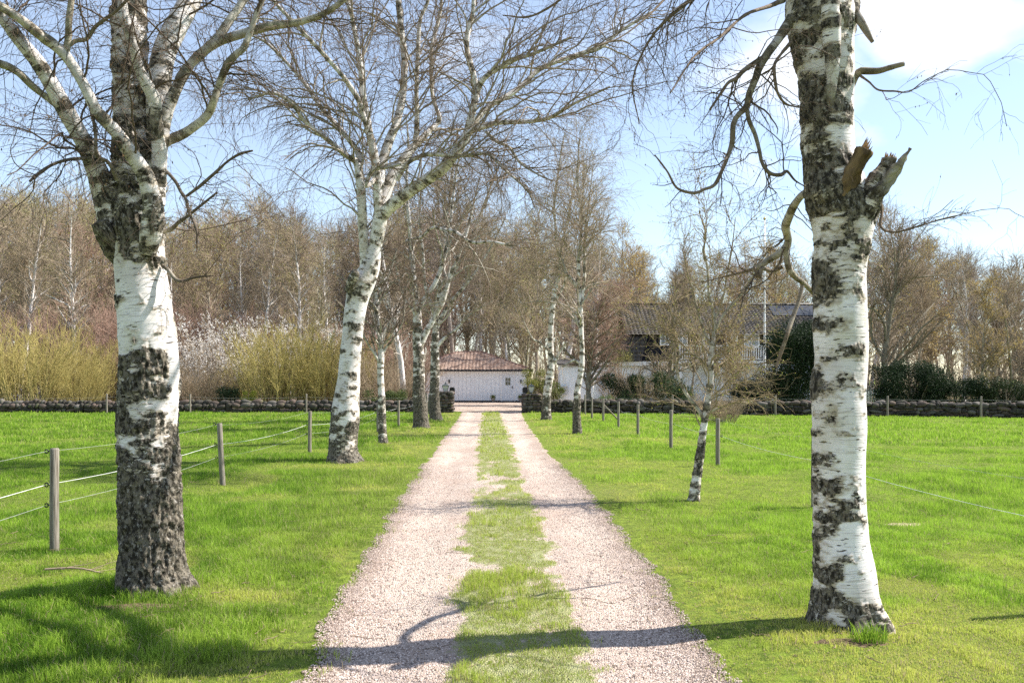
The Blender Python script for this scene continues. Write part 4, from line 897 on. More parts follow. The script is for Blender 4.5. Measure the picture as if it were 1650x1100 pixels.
THK = [shrub_proto('thicket', 5, 5, M_red, 90, 800, 3800, M_redbud, 900, (.03, .06), tw=.007, fan=.45) for k in range(2)]
BRS = [shrub_proto('brown_shrub', 3, 3, M_tan, 70, 700, 3400, None, 0, tw=.005, fan=.8) for k in range(2)]
def bush(pr, name, px, D, H, label, group=None, cat='shrub'):
    return place(pr, name, px, D, H=H, label=label, cat=cat, group=group, crown='twigs', leafname='leaves', trunk='stems')
for i, (px, D, H) in enumerate([(-70, 52, 5.), (-12, 50, 4.6), (38, 48, 5.6), (88, 52, 4.7), (122, 49, 3.5), (172, 53, 4.6)]):
    bush(WIL[i % 3], 'willow_shrub', px, D, H, 'yellow-olive willow thicket behind the wall, left of the thick foreground birch', 'willows behind the left wall')
for i, (px, D, H) in enumerate([(388, 52, 3.0), (440, 48, 4.9), (484, 51, 5.6), (522, 49, 4.4), (552, 53, 5.0)]):
    bush(WIL[(i+1) % 3], 'willow_shrub', px, D, H, 'yellow-olive willow thicket between the two big left birches, behind the wall', 'willows between the big left birches')
for i, (px, D, H) in enumerate([(300, 54, 5.2), (345, 56, 6.), (395, 55, 6.), (505, 58, 6.)]):
    bush(BLO[i % 2], 'blossoming_shrub', px, D, H, 'white-blossoming shrub behind the wall left of the drive', 'white-blossoming shrubs')
for i, (px, D, H) in enumerate([(0, 62, 7.2), (60, 61, 7.), (150, 60, 7.4), (205, 62, 7.4), (250, 60, 7.), (290, 63, 7.4), (355, 64, 7.5), (420, 63, 7.), (590, 60, 6), (640, 58, 5)]):
    bush(THK[i % 2], 'reddish_shrub', px, D, H, 'reddish-brown bare thicket behind the willows and blossom', 'reddish bare thickets')
for i, (px, D, H, lb) in enumerate([(292, 50, 3., 'low brown shrub right of the thick foreground birch'), (335, 50, 2.8, 'low brown shrub under the white blossom'), (580, 50, 3.2, 'brown shrub behind the wall right of the leaning birch'), (625, 49, 3.4, 'brown shrub behind the wall left of the rugged birch'), (645, 56, 3.8, 'brown shrub at the left side of the garage'), (1172, 33.6, 1.15, 'low tangle of bare brown twigs in the meadow near the fence'), (1150, 35, 1.25, 'low bare brown bush in the meadow beneath the leaning young birch'), (1040, 45, 2.2, 'bare brown shrub before the juniper'), (1010, 47, 2.8, 'bare twiggy shrub beside the pinkish tree'), (1215, 46, 3.0, 'bare brown shrub below the balcony')]):
    bush(BRS[i % 2], 'bare_shrub', px, D, H, lb)
# evergreens: clumps of small leaf faces round a hidden stem
def evergreen(name, label, px, D, w, d, h, c1, c2, n=9000, size=(.05, .11), spiky=.12, zb=.05, cat='shrub', lobes=16):
    base = np.array([(px-825)*D/F, D, 0.]); r = empty(name, base, label=label, cat=cat)
    ctr = np.stack([rng.uniform(-.5, .5, lobes)*w*.8, rng.uniform(-.5, .5, lobes)*d*.8, rng.uniform(.12, .82, lobes)*h], 1)
    rad = rng.uniform(.22, .38, lobes)*min(w, h, d*1.5)*(1-.45*ctr[:, 2]/h)
    k = rng.integers(0, lobes, n); v = unit(rng.normal(size=(n, 3))); q = rng.random(n)**.4
    p = ctr[k]+v*(rad[k]*q*(1+spiky*2*(rng.random(n)-.3)))[:, None]*np.array([1.1, 1.1, .95])
    p = p[(p[:, 2] > zb)]
    V, Fc, var = leaves(p, size, .45, -.15)
    m = mat_leaf(name+'_leaf', c1, c2, .15)
    link('foliage', mesh_np('foliage', V, [Fc], {'var': ('FLOAT', var)}), m, r)
    st = [up_from([0, 0, -.1], [*(ctr[j]*[.8, .8, 0])[:2], max(.3, ctr[j][2])], np.linalg.norm(ctr[j])+.1, .05, .012, 10, .06, 0) for j in range(lobes)]
    t = Tree(); t.add(stack(st, 10), 5); link('stem', t.mesh('stem'), M_grey, r)
    return r
DKG = ((.010, .022, .009), (.030, .052, .018))
evergreen('juniper', 'spreading dark juniper below the white house wall', 1045, 45, 5.0, 2.2, 2.1, (.015, .035, .012), (.05, .085, .025), 26000, (.05, .11), .2)
evergreen('juniper', 'small bright green shrub at the left foot of the juniper', 985, 44.5, 1.5, 1.2, .95, (.06, .11, .02), (.16, .22, .05), 4000, (.04, .08))
evergreen('yew_tree', 'tall dark yew between balcony and foreground birch trunk', 1280, 46, 3.6, 2.6, 5.4, *DKG, 42000, (.06, .14), .06, cat='tree', lobes=34)
evergreen('juniper', 'dark spiky juniper under the balcony, right of the young birch', 1205, 45, 1.7, 1.3, 2.0, *DKG, 5000, (.05, .12), .3)
evergreen('evergreen_hedge', 'broad black-green evergreen clump behind the right stone wall', 1475, 43.5, 3.8, 2.2, 2.75, *DKG, 30000, (.06, .12), .15, lobes=30)
evergreen('evergreen_hedge', 'dark evergreen clump continuing to the right edge above the wall', 1545, 43, 2.8, 2, 1.9, *DKG, 12000, (.06, .12), .15)
evergreen('evergreen_hedge', 'dark green shrub at the right edge behind the stone wall', 1625, 42, 3.6, 2, 1.75, (.015, .028, .01), (.045, .065, .02), 15000, (.06, .12), .15)
evergreen('evergreen_shrub', 'dark evergreen shrub under the blossom, left of the yellow-green one', 365, 46.5, 1.4, 1.1, 1.3, *DKG, 4000, (.05, .10))
evergreen('evergreen_shrub', 'small yellow-green shrub glowing behind the left wall', 400, 46.5, .8, .8, 1.2, (.20, .24, .03), (.42, .42, .07), 2600, (.05, .09))
evergreen('evergreen_shrub', 'green shrub behind the left wall near the rugged birch', 625, 46.5, 2.4, 1.2, 1.2, (.03, .05, .015), (.10, .13, .03), 5000, (.05, .10), .2)
evergreen('evergreen_shrub', 'dark green shrub against the left side of the garage', 663, 50, 1.6, 1.2, 1.7, *DKG, 4000, (.05, .10), .2)
evergreen('evergreen_shrub', 'yellow-green shrub between garage corner and right gate birch', 866, 53, 1.6, 1.6, 2.6, (.10, .13, .02), (.26, .26, .05), 7000, (.05, .10), .25)
evergreen('evergreen_shrub', 'green shrub right of the right gate birch', 893, 50, 1.2, 1.2, 1.7, (.06, .08, .02), (.17, .19, .05), 4000, (.05, .10), .25)
evergreen('holly_tree', 'small tree with golden-green leaves by the left end of the house', 1000, 58, 2.0, 2.0, 5.4, (.10, .11, .03), (.30, .27, .08), 5000, (.05, .11), .4, cat='tree', lobes=22, zb=2.5)
# ------------------------------------------------------------------ walls, gate, fences, buildings
M_gap = plain('board_joint', (.60, .62, .65), .8, .1)
M_white = plain('white_paint_boards', (.88, .92, .95), .6, .3, var=.02, scale=3)
M_white2 = plain('white_trim', (.90, .90, .90), .5, .3, var=.01)
M_black = plain('black_metal', (.018, .018, .02), .4, .5, metal=.3, var=.05)
M_plinth = plain('plinth', (.06, .06, .065), .9, .1)
M_glassdk = plain('window_glass', (.03, .035, .045), .08, .8, var=.02)
M_glassbl = plain('upper_window_glass', (.20, .26, .34), .10, .8, var=.15)
M_navy = plain('dark_cladding', (.012, .013, .022), .8, .2)
n = NT('garage_tiles'); o = n.obj(); v = n.voro(n.mapv(o, (4.3, 2.6, .01)), 1, out='Color'); s = n.n('ShaderNodeSeparateColor'); n.l(v, s.inputs[0])
c = n.mix(s.outputs[0], (.30, .20, .155), (.48, .36, .295)); c = n.mix(n.ramp(n.noise(o, 2.2, 5), .5, .75, 0, .5), c, (.30, .23, .19))
M_tile = n.bsdf(c, .8, .2)
n = NT('house_tiles'); o = n.obj(); v = n.voro(n.mapv(o, (3.9, 2.6, .01)), 1, out='Color'); s = n.n('ShaderNodeSeparateColor'); n.l(v, s.inputs[0])
c = n.mix(s.outputs[0], (.034, .028, .023), (.08, .068, .056)); M_tileH = n.bsdf(c, .55, .4)
n = NT('fieldstone'); o = n.obj(); v = n.attr('var')
c = n.mix(n.ramp(n.noise(o, 9, 5, .7), .3, .7), (.022, .019, .016), (.075, .067, .058)); c = n.mix(n.ramp(v, .7, 1.0, 0, .8), c, (.16, .145, .13)); c = n.mix(n.ramp(v, .3, .0, 0, .6), c, (.17, .12, .10))
c = n.mix(n.ramp(n.noise(o, 5, 4), .56, .7, 0, .6), c, (.12, .13, .06))
M_stone = n.bsdf(c, .9, .15, n.bump(n.noise(o, 30, 4), .02))
n = NT('post_wood'); o = n.obj(); f = n.noise(n.mapv(o, (60, 60, 3)), 1, 5, .7)
c = n.mix(n.ramp(f, .3, .7), (.10, .08, .06), (.30, .27, .23)); M_post = n.bsdf(c, .9, .15, n.bump(f, .004))
M_wire = plain('electric_rope', (.75, .75, .72), .6, .3)
M_thin = plain('thin_fence_wire', (.45, .45, .44), .5, .4)
M_ins = plain('black_insulator', (.015, .015, .015), .45, .5)

# unit stone
def ico(sub=1):
    import bmesh
    bm = bmesh.new(); bmesh.ops.create_icosphere(bm, subdivisions=sub, radius=1); V = np.array([v.co[:] for v in bm.verts]); Fc = np.array([[v.index for v in f.verts] for f in bm.faces]); bm.free(); return V, Fc
IV, IF = ico(2)
def stones(name, P, S, mat, parent=None, loc=None, label=None, cat=None, angs=None, core=None):
    N = len(P); v = np.repeat(IV[None], N, 0)
    v = np.sign(v)*np.abs(v)**.86
    nz = fbm((v + np.arange(N)[:, None, None]*3.7).reshape(-1, 3)*1.1, 3, 40).reshape(N, -1, 1)
    v = v*(.78+.5*nz)*S[:, None]
    a = rng.uniform(-.25, .25, N); c, s_ = np.cos(a)[:, None], np.sin(a)[:, None]; x, z = v[..., 0].copy(), v[..., 2].copy(); v[..., 0] = x*c-z*s_; v[..., 2] = x*s_+z*c
    if angs is not None:
        c, s_ = math.cos(angs), math.sin(angs); x, y = v[..., 0].copy(), v[..., 1].copy(); v[..., 0] = x*c-y*s_; v[..., 1] = x*s_+y*c
    V = (v+P[:, None]).reshape(-1, 3); Fc = (IF[None]+(np.arange(N)*len(IV))[:, None, None]).reshape(-1, 3)
    var = np.repeat(rng.random(N), len(IV))
    faces = [Fc]
    if core is not None:
        cv, cf = core; faces.append(np.array(cf)+len(V)); V = np.vstack([V, cv]); var = np.append(var, np.full(len(cv), .25))
    me = mesh_np(name, V, faces, {'var': ('FLOAT', var)}, True)
    return link(name, me, mat, parent, loc)
def drywall(name, A, B, h, label, wd=.42):
    A, B = np.array(A, float), np.array(B, float); L_ = np.linalg.norm(B-A); u = (B-A)/L_; nrm = np.array([u[1], -u[0]])
    if nrm[1] > 0: nrm = -nrm
    P, S = [], []
    for side, off in ((1, wd/2-.06), (-1, wd/2-.06), (0, 0)):
        zz = .02 if side else h-.10
        while zz < h-.04:
            rh = rng.uniform(.11, .28); x = rng.uniform(-.1, .1)
            while x < L_:
                wdt = rng.choice([.14, .2, .28, .4, .52])*rng.uniform(.85, 1.15); c = A+u*(x+wdt/2)+nrm*side*(off+rng.uniform(-.03, .04))
                P.append([c[0], c[1], zz+rh/2+rng.uniform(-.05, .05)]); S.append([wdt*.54, rng.uniform(.12, .18), rh*.56*rng.uniform(.85, 1.15)]); x += wdt*.93
            zz += rh*.93
            if not side: break
    c0 = [A-nrm*(wd/2-.13), A+nrm*(wd/2-.13), B+nrm*(wd/2-.13), B-nrm*(wd/2-.13)]
    cv = [[*c, -.05] for c in c0]+[[*c, h-.12] for c in c0]
    core = (np.array(cv), [(0, 1, 5, 4), (1, 2, 6, 5), (2, 3, 7, 6), (3, 0, 4, 7), (4, 5, 6, 7)])
    o = stones(name, np.array(P)-[A[0], A[1], 0], np.array(S), M_stone, loc=(A[0], A[1], 0), angs=math.atan2(u[1], u[0]), core=(core[0]-np.array([A[0], A[1], 0]), core[1]))
    return tag(o, label, 'stone wall')
drywall('stone_wall', (-36, 44.3), (-3.95, 44.2), .43, 'low dry fieldstone wall along the left meadow, ending at the left gate pillar')
drywall('stone_wall', (1.45, 43.7), (30, 36.0), .52, 'low dry fieldstone wall behind the right meadow, starting at the right gate pillar')
def pillar(px, y0, w, h, label):
    x0 = (px-825)*y0/F; P, S = [], []; zz = 0
    while zz < h-.08:
        rh = rng.uniform(.14, .22)
        for sx, sy in ((0, -1), (0, 1), (-1, 0), (1, 0)):
            x = -w/2
            while x < w/2-.05:
                wd = rng.uniform(.16, .30); q = min(x+wd/2, w/2-.05)
                P.append([q if sx == 0 else sx*(w/2-.06), q if sy == 0 else sy*(w/2-.06), zz+rh/2]); S.append([wd*.55 if sx == 0 else .13, wd*.55 if sy == 0 else .13, rh*.57]); x += wd*.9
        zz += rh*.92
    for k in range(14): P.append([rng.uniform(-.3, .3)*w/.72, rng.uniform(-.3, .3)*w/.72, h-.08]); S.append([.16, .15, .08])
    b = w/2-.14; cv = np.array([[-b, -b, 0], [b, -b, 0], [b, b, 0], [-b, b, 0], [-b, -b, h-.08], [b, -b, h-.08], [b, b, h-.08], [-b, b, h-.08]])
    o = stones('gate_pillar', np.array(P), np.array(S), M_stone, loc=(x0, y0, 0), core=(cv, [(0, 1, 5, 4), (1, 2, 6, 5), (2, 3, 7, 6), (3, 0, 4, 7), (4, 5, 6, 7)]))
    tag(o, label, 'gate pillar', 'stone gate pillars'); return x0
xl = pillar(718, 43.8, .72, .98, 'square fieldstone gate pillar on the left side of the drive')
xr = pillar(856, 43.8, .84, .94, 'square fieldstone gate pillar on the right side of the drive')
M_lglass = NT('lantern_glass'); M_lglass = M_lglass.bsdf((.50, .50, .49), .15, .6)
M_lmetal = plain('weathered_lantern_metal', (.09, .10, .10), .5, .5, metal=.4)
def lantern(x, y, z, label):
    r = empty('gate_lantern', (x, y, z), label=label, cat='lantern', group='lanterns on the gate pillars')
    mb = MB(); mb.frustum(0, 0, 0, .03, .10, .10, .08, .08); mb.frustum(0, 0, .03, .07, .03, .03, .03, .03); mb.frustum(0, 0, .07, .09, .085, .085, .09, .09)
    for sx in (-1, 1):
        for sy in (-1, 1): mb.tube([(sx*.085, sy*.085, .09), (sx*.155, sy*.155, .36)], .009, 4)
    mb.frustum(0, 0, .36, .38, .17, .17, .175, .175); mb.build('frame', M_lmetal, r)
    MB().frustum(0, 0, .092, .358, .080, .080, .148, .148).build('glass', M_lglass, r)
    MB().frustum(0, 0, .381, .48, .18, .18, .05, .05).frustum(0, 0, .481, .52, .035, .035, .045, .045).lathe(0, 0, [(.012, .52), (.02, .54), (.004, .57)], 8).build('roof', M_lmetal, r)
lantern(xl, 43.8, .985, 'square tapered glass lantern on the left gate pillar')
lantern(xr, 43.8, .945, 'square tapered glass lantern on the right gate pillar')
for x, y, lb in ((xl+.28, 44.6, 'black letter box behind the left gate pillar'), (xr-.30, 44.7, 'black letter box behind the right gate pillar')):
    r = empty('letter_box', (x, y, 0), label=lb, cat='letter box')
    mb = MB(); mb.box(-.13, .13, -.18, .18, .98, 1.2); mb.add([(-.14, -.19, 1.2), (.14, -.19, 1.2), (.14, .19, 1.2), (-.14, .19, 1.2), (-.08, -.19, 1.28), (.08, -.19, 1.28), (.08, .19, 1.28), (-.08, .19, 1.28)], [(0, 1, 5, 4), (1, 2, 6, 5), (2, 3, 7, 6), (3, 0, 4, 7), (4, 5, 6, 7), (0, 3, 2, 1)]); mb.build('box', M_black, r)
    MB().box(-.03, .03, -.03, .03, -.1, .979).build('post', M_black, r)

# wire fences
def fence(name, label, posts, wires, inner, extend):
    r = empty(name, (posts[0][0], posts[0][1], 0), label=label, cat='fence'); bx, by = posts[0][:2]
    for (x, y, h, lx) in posts:
        rad = .042; prof = [(rad*1.02, -.3), (rad*1.03, 0), (rad, h*.5), (rad*.97, h-.012), (rad*.86, h)]
        mb = MB(); mb.lathe(0, 0, prof, 14); mb.v = [(vx+lx*vz+.003*math.sin(vz*9), vy, vz) for vx, vy, vz in mb.v]
        p = mb.build('post', M_post, r, True, (x-bx, y-by, 0))
        if y < 34:
            for z, th, kind in wires:
                if z > h: continue
                sgn = inner; mb = MB(); ox = lx*z
                mb.tube([(ox+sgn*.035, 0, z), (ox+sgn*.062, 0, z)], .006, 6)
                mb.tube([(ox+sgn*(.078+.018*math.cos(a)), 0, z+.018*math.sin(a)) for a in np.linspace(.3, 2*PI-.3, 12)], .0065, 6)
                mb.build('insulator', M_ins, p, True)
    for z, th, kind in wires:
        pts = []
        P = [(x+inner*.078+lx*min(z, h), y, min(z, h-.03)) for x, y, h, lx in posts]
        P = [extend(z)]+P if extend else P
        for a, b in zip(P[:-1], P[1:]):
            for t in np.linspace(0, 1, 9)[:-1]:
                sag = -.05*4*t*(1-t)*(np.linalg.norm(np.subtract(a, b))/5.5)**2
                pts.append((a[0]*(1-t)+b[0]*t-bx, a[1]*(1-t)+b[1]*t-by, a[2]*(1-t)+b[2]*t+sag))
        pts.append((P[-1][0]-bx, P[-1][1]-by, P[-1][2])); mb = MB(); mb.tube(pts, th, 6); mb.build('wire', kind, r, True)
    return r
L = [((-4.46), 8.47, .985, 0.0), (-4.55, 13.67, .97, -.055), (-4.60, 19.75, .94, .01), (-4.20, 27.2, .95, 0), (-4.02, 30.8, .93, 0), (-3.98, 36.5, .95, 0), (-4.0, 42.0, .95, 0)]
fence('wire_fence', 'round-post fence with white electric rope along the left side of the drive', L, [(.955, .0012, M_thin), (.63, .0028, M_wire), (.43, .0016, M_thin)], -1, lambda z: (-4.5, 3.0, z))
Rr = [(4.06, 6.2, .93, 0), (3.97, 11.4, .93, 0), (3.92, 16.55, .92, 0), (3.86, 21.1, .92, 0), (3.74, 25.8, .92, 0), (3.64, 29.7, .92, 0), (3.55, 33.8, .92, 0), (3.45, 37.5, .92, 0)]
fence('wire_fence', 'round-post fence with thin wire along the right side of the drive', Rr, [(.58, .0022, M_wire), (.88, .0011, M_thin)], 1, None)
Wl = [(-32, 43.2, .95, 0), (-26.6, 43.2, .95, 0), (-20.1, 43.1, .97, 0), (-16.0, 43.2, .95, 0), (-10.2, 43.1, .97, 0), (-4.2, 42.8, .95, 0)]
fence('wire_fence', 'post and wire fence along the foot of the left stone wall', Wl, [(.80, .003, M_thin)], 1, None)
Wr = [(3.5, 41.6, .95, 0), (7.5, 40.6, .95, 0), (12.1, 39.9, .95, 0), (16.6, 38.4, .95, 0), (20.3, 37.6, .95, 0), (26, 36, .95, 0)]
fence('wire_fence', 'post and wire fence along the foot of the right stone wall', Wr, [(.80, .003, M_thin)], -1, None)
mb = MB(); mb.tube([(3.55, 33.9, .72), (4.35, 35.1, -.02)], .03, 8); tag(mb.build('brace_pole', M_post, None, True), 'slanting wooden brace pole against the last posts of the right fence', 'brace pole')

# pantile surface: u along eave, v down the slope; clip polygon by trimming rows
def tiles(name, P00, P10, P01, P11, mat, parent, tw=.24, th=.33, amp=.05, wide=None):
    """quad roof plane from ridge (P00-P10) to eave (P01-P11): wavy overlapping rows"""
    P00, P10, P01, P11 = [np.array(p, float) for p in (P00, P10, P01, P11)]
    Lr = np.linalg.norm(P01-P00)*.5+np.linalg.norm(P11-P10)*.5; rows = max(2, int(Lr/th)); nrm = unit(np.cross(P11-P01, (P00+P10)/2-(P01+P11)/2)); nrm = nrm if nrm[2] > 0 else -nrm
    u = unit(P11-P01); V, Fc = [], []; n0 = 0
    for r in range(rows):
        for e, lift in ((r/rows, .0), ((r+1)/rows, .05)):
            a = P00+(P01-P00)*e; b = P10+(P11-P10)*e; ua = np.dot(a-P01, u); ub = np.dot(b-P01, u)
            if e == r/rows: m0 = max(2, int((max(ub-ua, .01))/tw*6)+1)
            M_ = max(8, int(np.linalg.norm(P11-P01)/tw*6))
            s = np.linspace(0, 1, M_); q = a+(b-a)*s[:, None]; w_ = (ua+(ub-ua)*s)/tw*2*PI
            V.append(q+nrm*(np.abs(np.sin(w_/2))*amp+lift)[:, None])
        k = np.arange(M_-1); Fc.append(np.stack([n0+k, n0+k+1, n0+M_+k+1, n0+M_+k], 1)); 
        if r: Fc.append(np.stack([n0-M_+k, n0-M_+k+1, n0+k+1, n0+k], 1))
        n0 += 2*M_
    return link(name, mesh_np(name, np.concatenate(V), [np.concatenate(Fc)], None, False), mat, parent)
def boards(mb, x0, x1, y, z0, z1, st=.16):
    """cover battens standing proud of the boards"""
    x = x0+st/2
    while x < x1-.02: mb.box(x-.022, x+.022, y-.022, y+.01, z0, z1); x += st

# --- garage
GX0, GX1, GY = -7.55, 1.10, 64.0
gz0 = 0.0; r = empty('garage', ((GX0+GX1)/2, GY, 0), label='long white board-clad garage with hipped brown tile roof at the end of the drive', cat='garage'); ox, oy = (GX0+GX1)/2, GY
def G(x, y): return x-ox, y-oy
x0, x1 = GX0-ox, GX1-ox; dep = 6.7
mb = MB(); mb.box(x0, x1, 0, dep, .14, 2.36); 
mb.box(x0-.02, x1+.02, -.03, -.001, 2.262, 2.40); mb.box(x1-.08, x1+.02, -.03, -.001, .16, 2.26); mb.mi = 1
for gx in list(np.arange(x0+1.8, x1-2.0, .30))+list(np.arange(x1-.9, x1-.1, .30)): mb.box(gx, gx+.020, -.0035, .01, .16, 2.26)
mb.build('wall', [M_white, M_gap], r)
MB().box(x0+.02, x1-.02, .02, dep-.02, -.1, .139).build('plinth', M_plinth, r)
o_ = .38; zr = 3.78; ze = 2.36
A = (x0-o_, -o_, ze); B = (x1+o_, -o_, ze); Cc = (x1+o_, dep+o_, ze); D_ = (x0-o_, dep+o_, ze); hd = dep/2+o_; R1 = (x0-o_+hd, dep/2, zr); R2 = (x1+o_-hd-.1, dep/2, zr)
rf = tiles('roof', R1, R2, A, B, M_tile, r, tw=.26)
tiles('roof', R2, R2, B, Cc, M_tile, r, tw=.26); tiles('roof', R1, R1, D_, A, M_tile, r, tw=.26); tiles('roof', R2, R1, Cc, D_, M_tile, r, tw=.26)
mb = MB()
for a, b in ((R1, R2), (R2, B), (R1, A), (R2, Cc), (R1, D_)):
    a = Vector(a); b = Vector(b); nseg = int((b-a).length/.33)
    for k in range(nseg): p = a.lerp(b, k/nseg); q = a.lerp(b, (k+1.06)/nseg); mb.tube([p+Vector((0, 0, .05)), q+Vector((0, 0, .035))], .075, 8)
mb.build('ridge_tiles', plain('ridge_tile', (.16, .09, .075), .8, .2), r, True)
mb = MB(); mb.box(x0-o_, x1+o_, -o_+.03, -.035, ze-.06, ze-.005); mb.build('soffit', M_white2, r)
mb = MB(); mb.tube([(x0-o_, -o_-.05, ze-.02), (x1+o_, -o_-.05, ze-.02)], .065, 8); mb.tube([(x1+o_+.04, -o_-.05, ze-.02), (x1+o_+.04, dep+o_, ze-.02)], .06, 8); mb.build('gutter', M_black, r)
mb = MB(); mb.tube([(x1+o_-.05, -o_-.05, ze-.08), (x1+.02, -.10, ze-.38), (x1+.02, -.10, .05)], .042, 8); mb.build('downpipe', M_black, r)
# entrance door
dx0, dx1 = -.74-ox, .16-ox
d = MB(); d.box(dx0, dx1, -.035, -.001, .12, 2.08); d = d.build('door', plain('door_paint', (.74, .79, .84), .4, .4, var=.01), r)
mb = MB()
for a, b, c_, e in ((dx0-.09, dx0-.005, .1, 2.17), (dx1+.005, dx1+.09, .1, 2.17), (dx0-.005, dx1+.005, 2.085, 2.17)): mb.box(a, b, -.05, -.002, c_, e)
mb.build('door_frame', M_white2, r)
wx0 = dx0+.24; mb = MB()
for i in range(2):
    for j in range(2): mb.box(wx0+i*.20+.015, wx0+i*.20+.185, -.044, -.036, 1.26+j*.28+.015, 1.26+j*.28+.265)
mb.build('window', M_glassdk, d)
mb = MB(); mb.box(dx1-.14, dx1-.10, -.06, -.036, 1.02, 1.20); mb.tube([(dx1-.12, -.06, 1.12), (dx1-.25, -.075, 1.12)], .012, 6); mb.build('handle', M_black, d)
# garage gate at the left
mb = MB(); mb.box(x0+.35, x0+1.65, -.02, -.001, .12, 2.02)
for k in range(1, 5): mb.box(x0+.35, x0+1.65, -.03, -.021, .12+k*.38, .135+k*.38)
mb.build('garage_door', M_white2, r)
for lx in (-2.94+0.0-1.68, .66):
    q = MB(); q.box(lx-ox-.05, lx-ox+.05, -.16, -.04, 1.46, 1.68); q.box(lx-ox-.035, lx-ox+.035, -.05, -.024, 1.4, 1.5); q.build('wall_lamp', M_black, r)
M_leafpot = mat_leaf('pot_leaf', (.05, .09, .02), (.18, .20, .05))
M_urn = plain('urn_stone', (.30, .29, .27), .9, .1)
for px, lb in ((794.6, 'grey urn with leafy plant left of the garage door'), (838.5, 'grey urn with leafy plant right of the garage door')):
    x = (px-825)*63.2/F; q = empty('potted_plant', (x, 63.2, .016), label=lb, cat='potted plant', group='urns by the garage door')
    MB().lathe(0, 0, [(.11, 0), (.12, .03), (.05, .07), (.05, .11), (.15, .22), (.17, .30), (.15, .31)], 14).build('urn', M_urn, q, True)
    p = np.stack([rng.normal(0, .09, 420), rng.normal(0, .09, 420), .40+rng.normal(0, .07, 420)], 1); leaf_obj('plant', p, (.04, .08), M_leafpot, q)

# --- house
HX0, HX1, HYY = 6.35, 24.0, 60.0
r = empty('house', (HX0, HYY, 0), label='two-storey house with white lower walls, dark tiled roof and white balcony', cat='house')
def X_(px, D=60.): return (px-825)*D/F - HX0
def Z_(py, D=60.): return CH-(py-HY)*D/F
wdt = HX1-HX0; mb = MB(); mb.box(0, wdt, 0, 8, .2, 2.74); boards(mb, .1, wdt-.1, 0, .22, 2.7, .2); mb.build('lower_wall', M_white, r)
MB().box(.05, wdt-.05, .05, 7.9, -.1, .199).build('plinth', M_plinth, r)
MB().box(-.25, 5.9, -.35, -.03, 2.62, 2.92).build('fascia', M_white2, r)
MB().box(1.8, wdt-.1, .25, 7.8, 2.741, 4.72).build('upper_wall', M_navy, r)
zr, ze = 7.15, 4.72; yr = 4.2
tiles('roof', (1.5, yr, zr), (wdt+.3, yr, zr), (1.5, -.35, ze), (wdt+.3, -.35, ze), M_tileH, r, tw=.28)
mb = MB(); mb.add([(1.81, .3, 4.721), (1.81, 7.7, 4.721), (1.81, yr, zr-.15), (2.0, .3, 4.721), (2.0, 7.7, 4.721), (2.0, yr, zr-.15)], [(0, 2, 1), (3, 4, 5), (0, 3, 5, 2), (1, 2, 5, 4)]); mb.build('gable', M_navy, r)
tiles('roof', (1.5, -.10, ze-.06), (3.0, -.10, ze-.06), (.2, -.5, 2.94), (2.5, -.5, 2.94), M_tileH, r, tw=.28)
tiles('roof', (wdt+.3, yr, zr), (1.5, yr, zr), (wdt+.3, 8.6, ze), (1.5, 8.6, ze), M_tileH, r, tw=.28)
mb = MB(); mb.tube([(1.5, yr, zr+.07), (wdt+.3, yr, zr+.07)], .10, 8); mb.build('ridge_tiles', M_tileH, r, True)
MB().box(X_(1103, 64), X_(1103, 64)+.75, 4.0, 4.7, 6.9, 8.0).box(X_(1103, 64)-.05, X_(1103, 64)+.80, 3.95, 4.75, 8.001, 8.1).build('chimney', M_tileH, r)
M_solar = plain('solar_glass', (.03, .034, .045), .45, .4, var=.1)
def slope(x, f, lift): return (x, yr+(-.35-yr)*f, zr+(ze-zr)*f+lift)
for k in range(5):
    a = X_(1243, 63)+k*1.12; q = MB(); q.add([slope(a, .06, .12), slope(a+1.08, .06, .12), slope(a+1.08, .40, .12), slope(a, .40, .12), slope(a, .06, .08), slope(a+1.08, .06, .08), slope(a+1.08, .40, .08), slope(a, .40, .08)], [(3, 2, 1, 0), (4, 5, 6, 7), (0, 1, 5, 4), (1, 2, 6, 5), (2, 3, 7, 6), (3, 0, 4, 7)]); q.build('solar_panel', M_solar, r)
def window(px0, px1, py0, py1, nx, ny, y=.25, glass=None):
    a, b, c_, e = X_(px0), X_(px1), Z_(py1), Z_(py0)
    w_ = MB(); 
    for q in ((a, a+.08, c_, e), (b-.08, b, c_, e), (a+.08, b-.08, c_, c_+.08), (a+.08, b-.08, e-.08, e)): w_.box(q[0], q[1], y-.10, y-.001, q[2], q[3])
    for i in range(1, nx): xx = a+(b-a)*i/nx; w_.box(xx-.03, xx+.03, y-.09, y-.03, c_+.08, e-.08)
    for j in range(1, ny): zz = c_+(e-c_)*j/ny; w_.box(a+.08, b-.08, y-.085, y-.035, zz-.02, zz+.02)
    w_ = w_.build('window', M_white2, r); MB().box(a+.06, b-.06, y-.03, y-.005, c_+.06, e-.06).build('pane', glass or M_glassbl, w_)
for q in ((1064, 1089, 536, 556, 3, 2), (1092, 1109, 536, 556, 2, 2), (1127, 1144, 537, 558, 2, 2), (1171, 1190, 537, 560, 2, 2), (1200, 1225, 537, 560, 2, 2), (1233, 1246, 537, 560, 2, 2)): window(*q)
window(1012, 1024, 604, 625, 2, 3, 0, M_glassdk); window(1138, 1150, 602, 645, 2, 4, 0, M_glassdk)
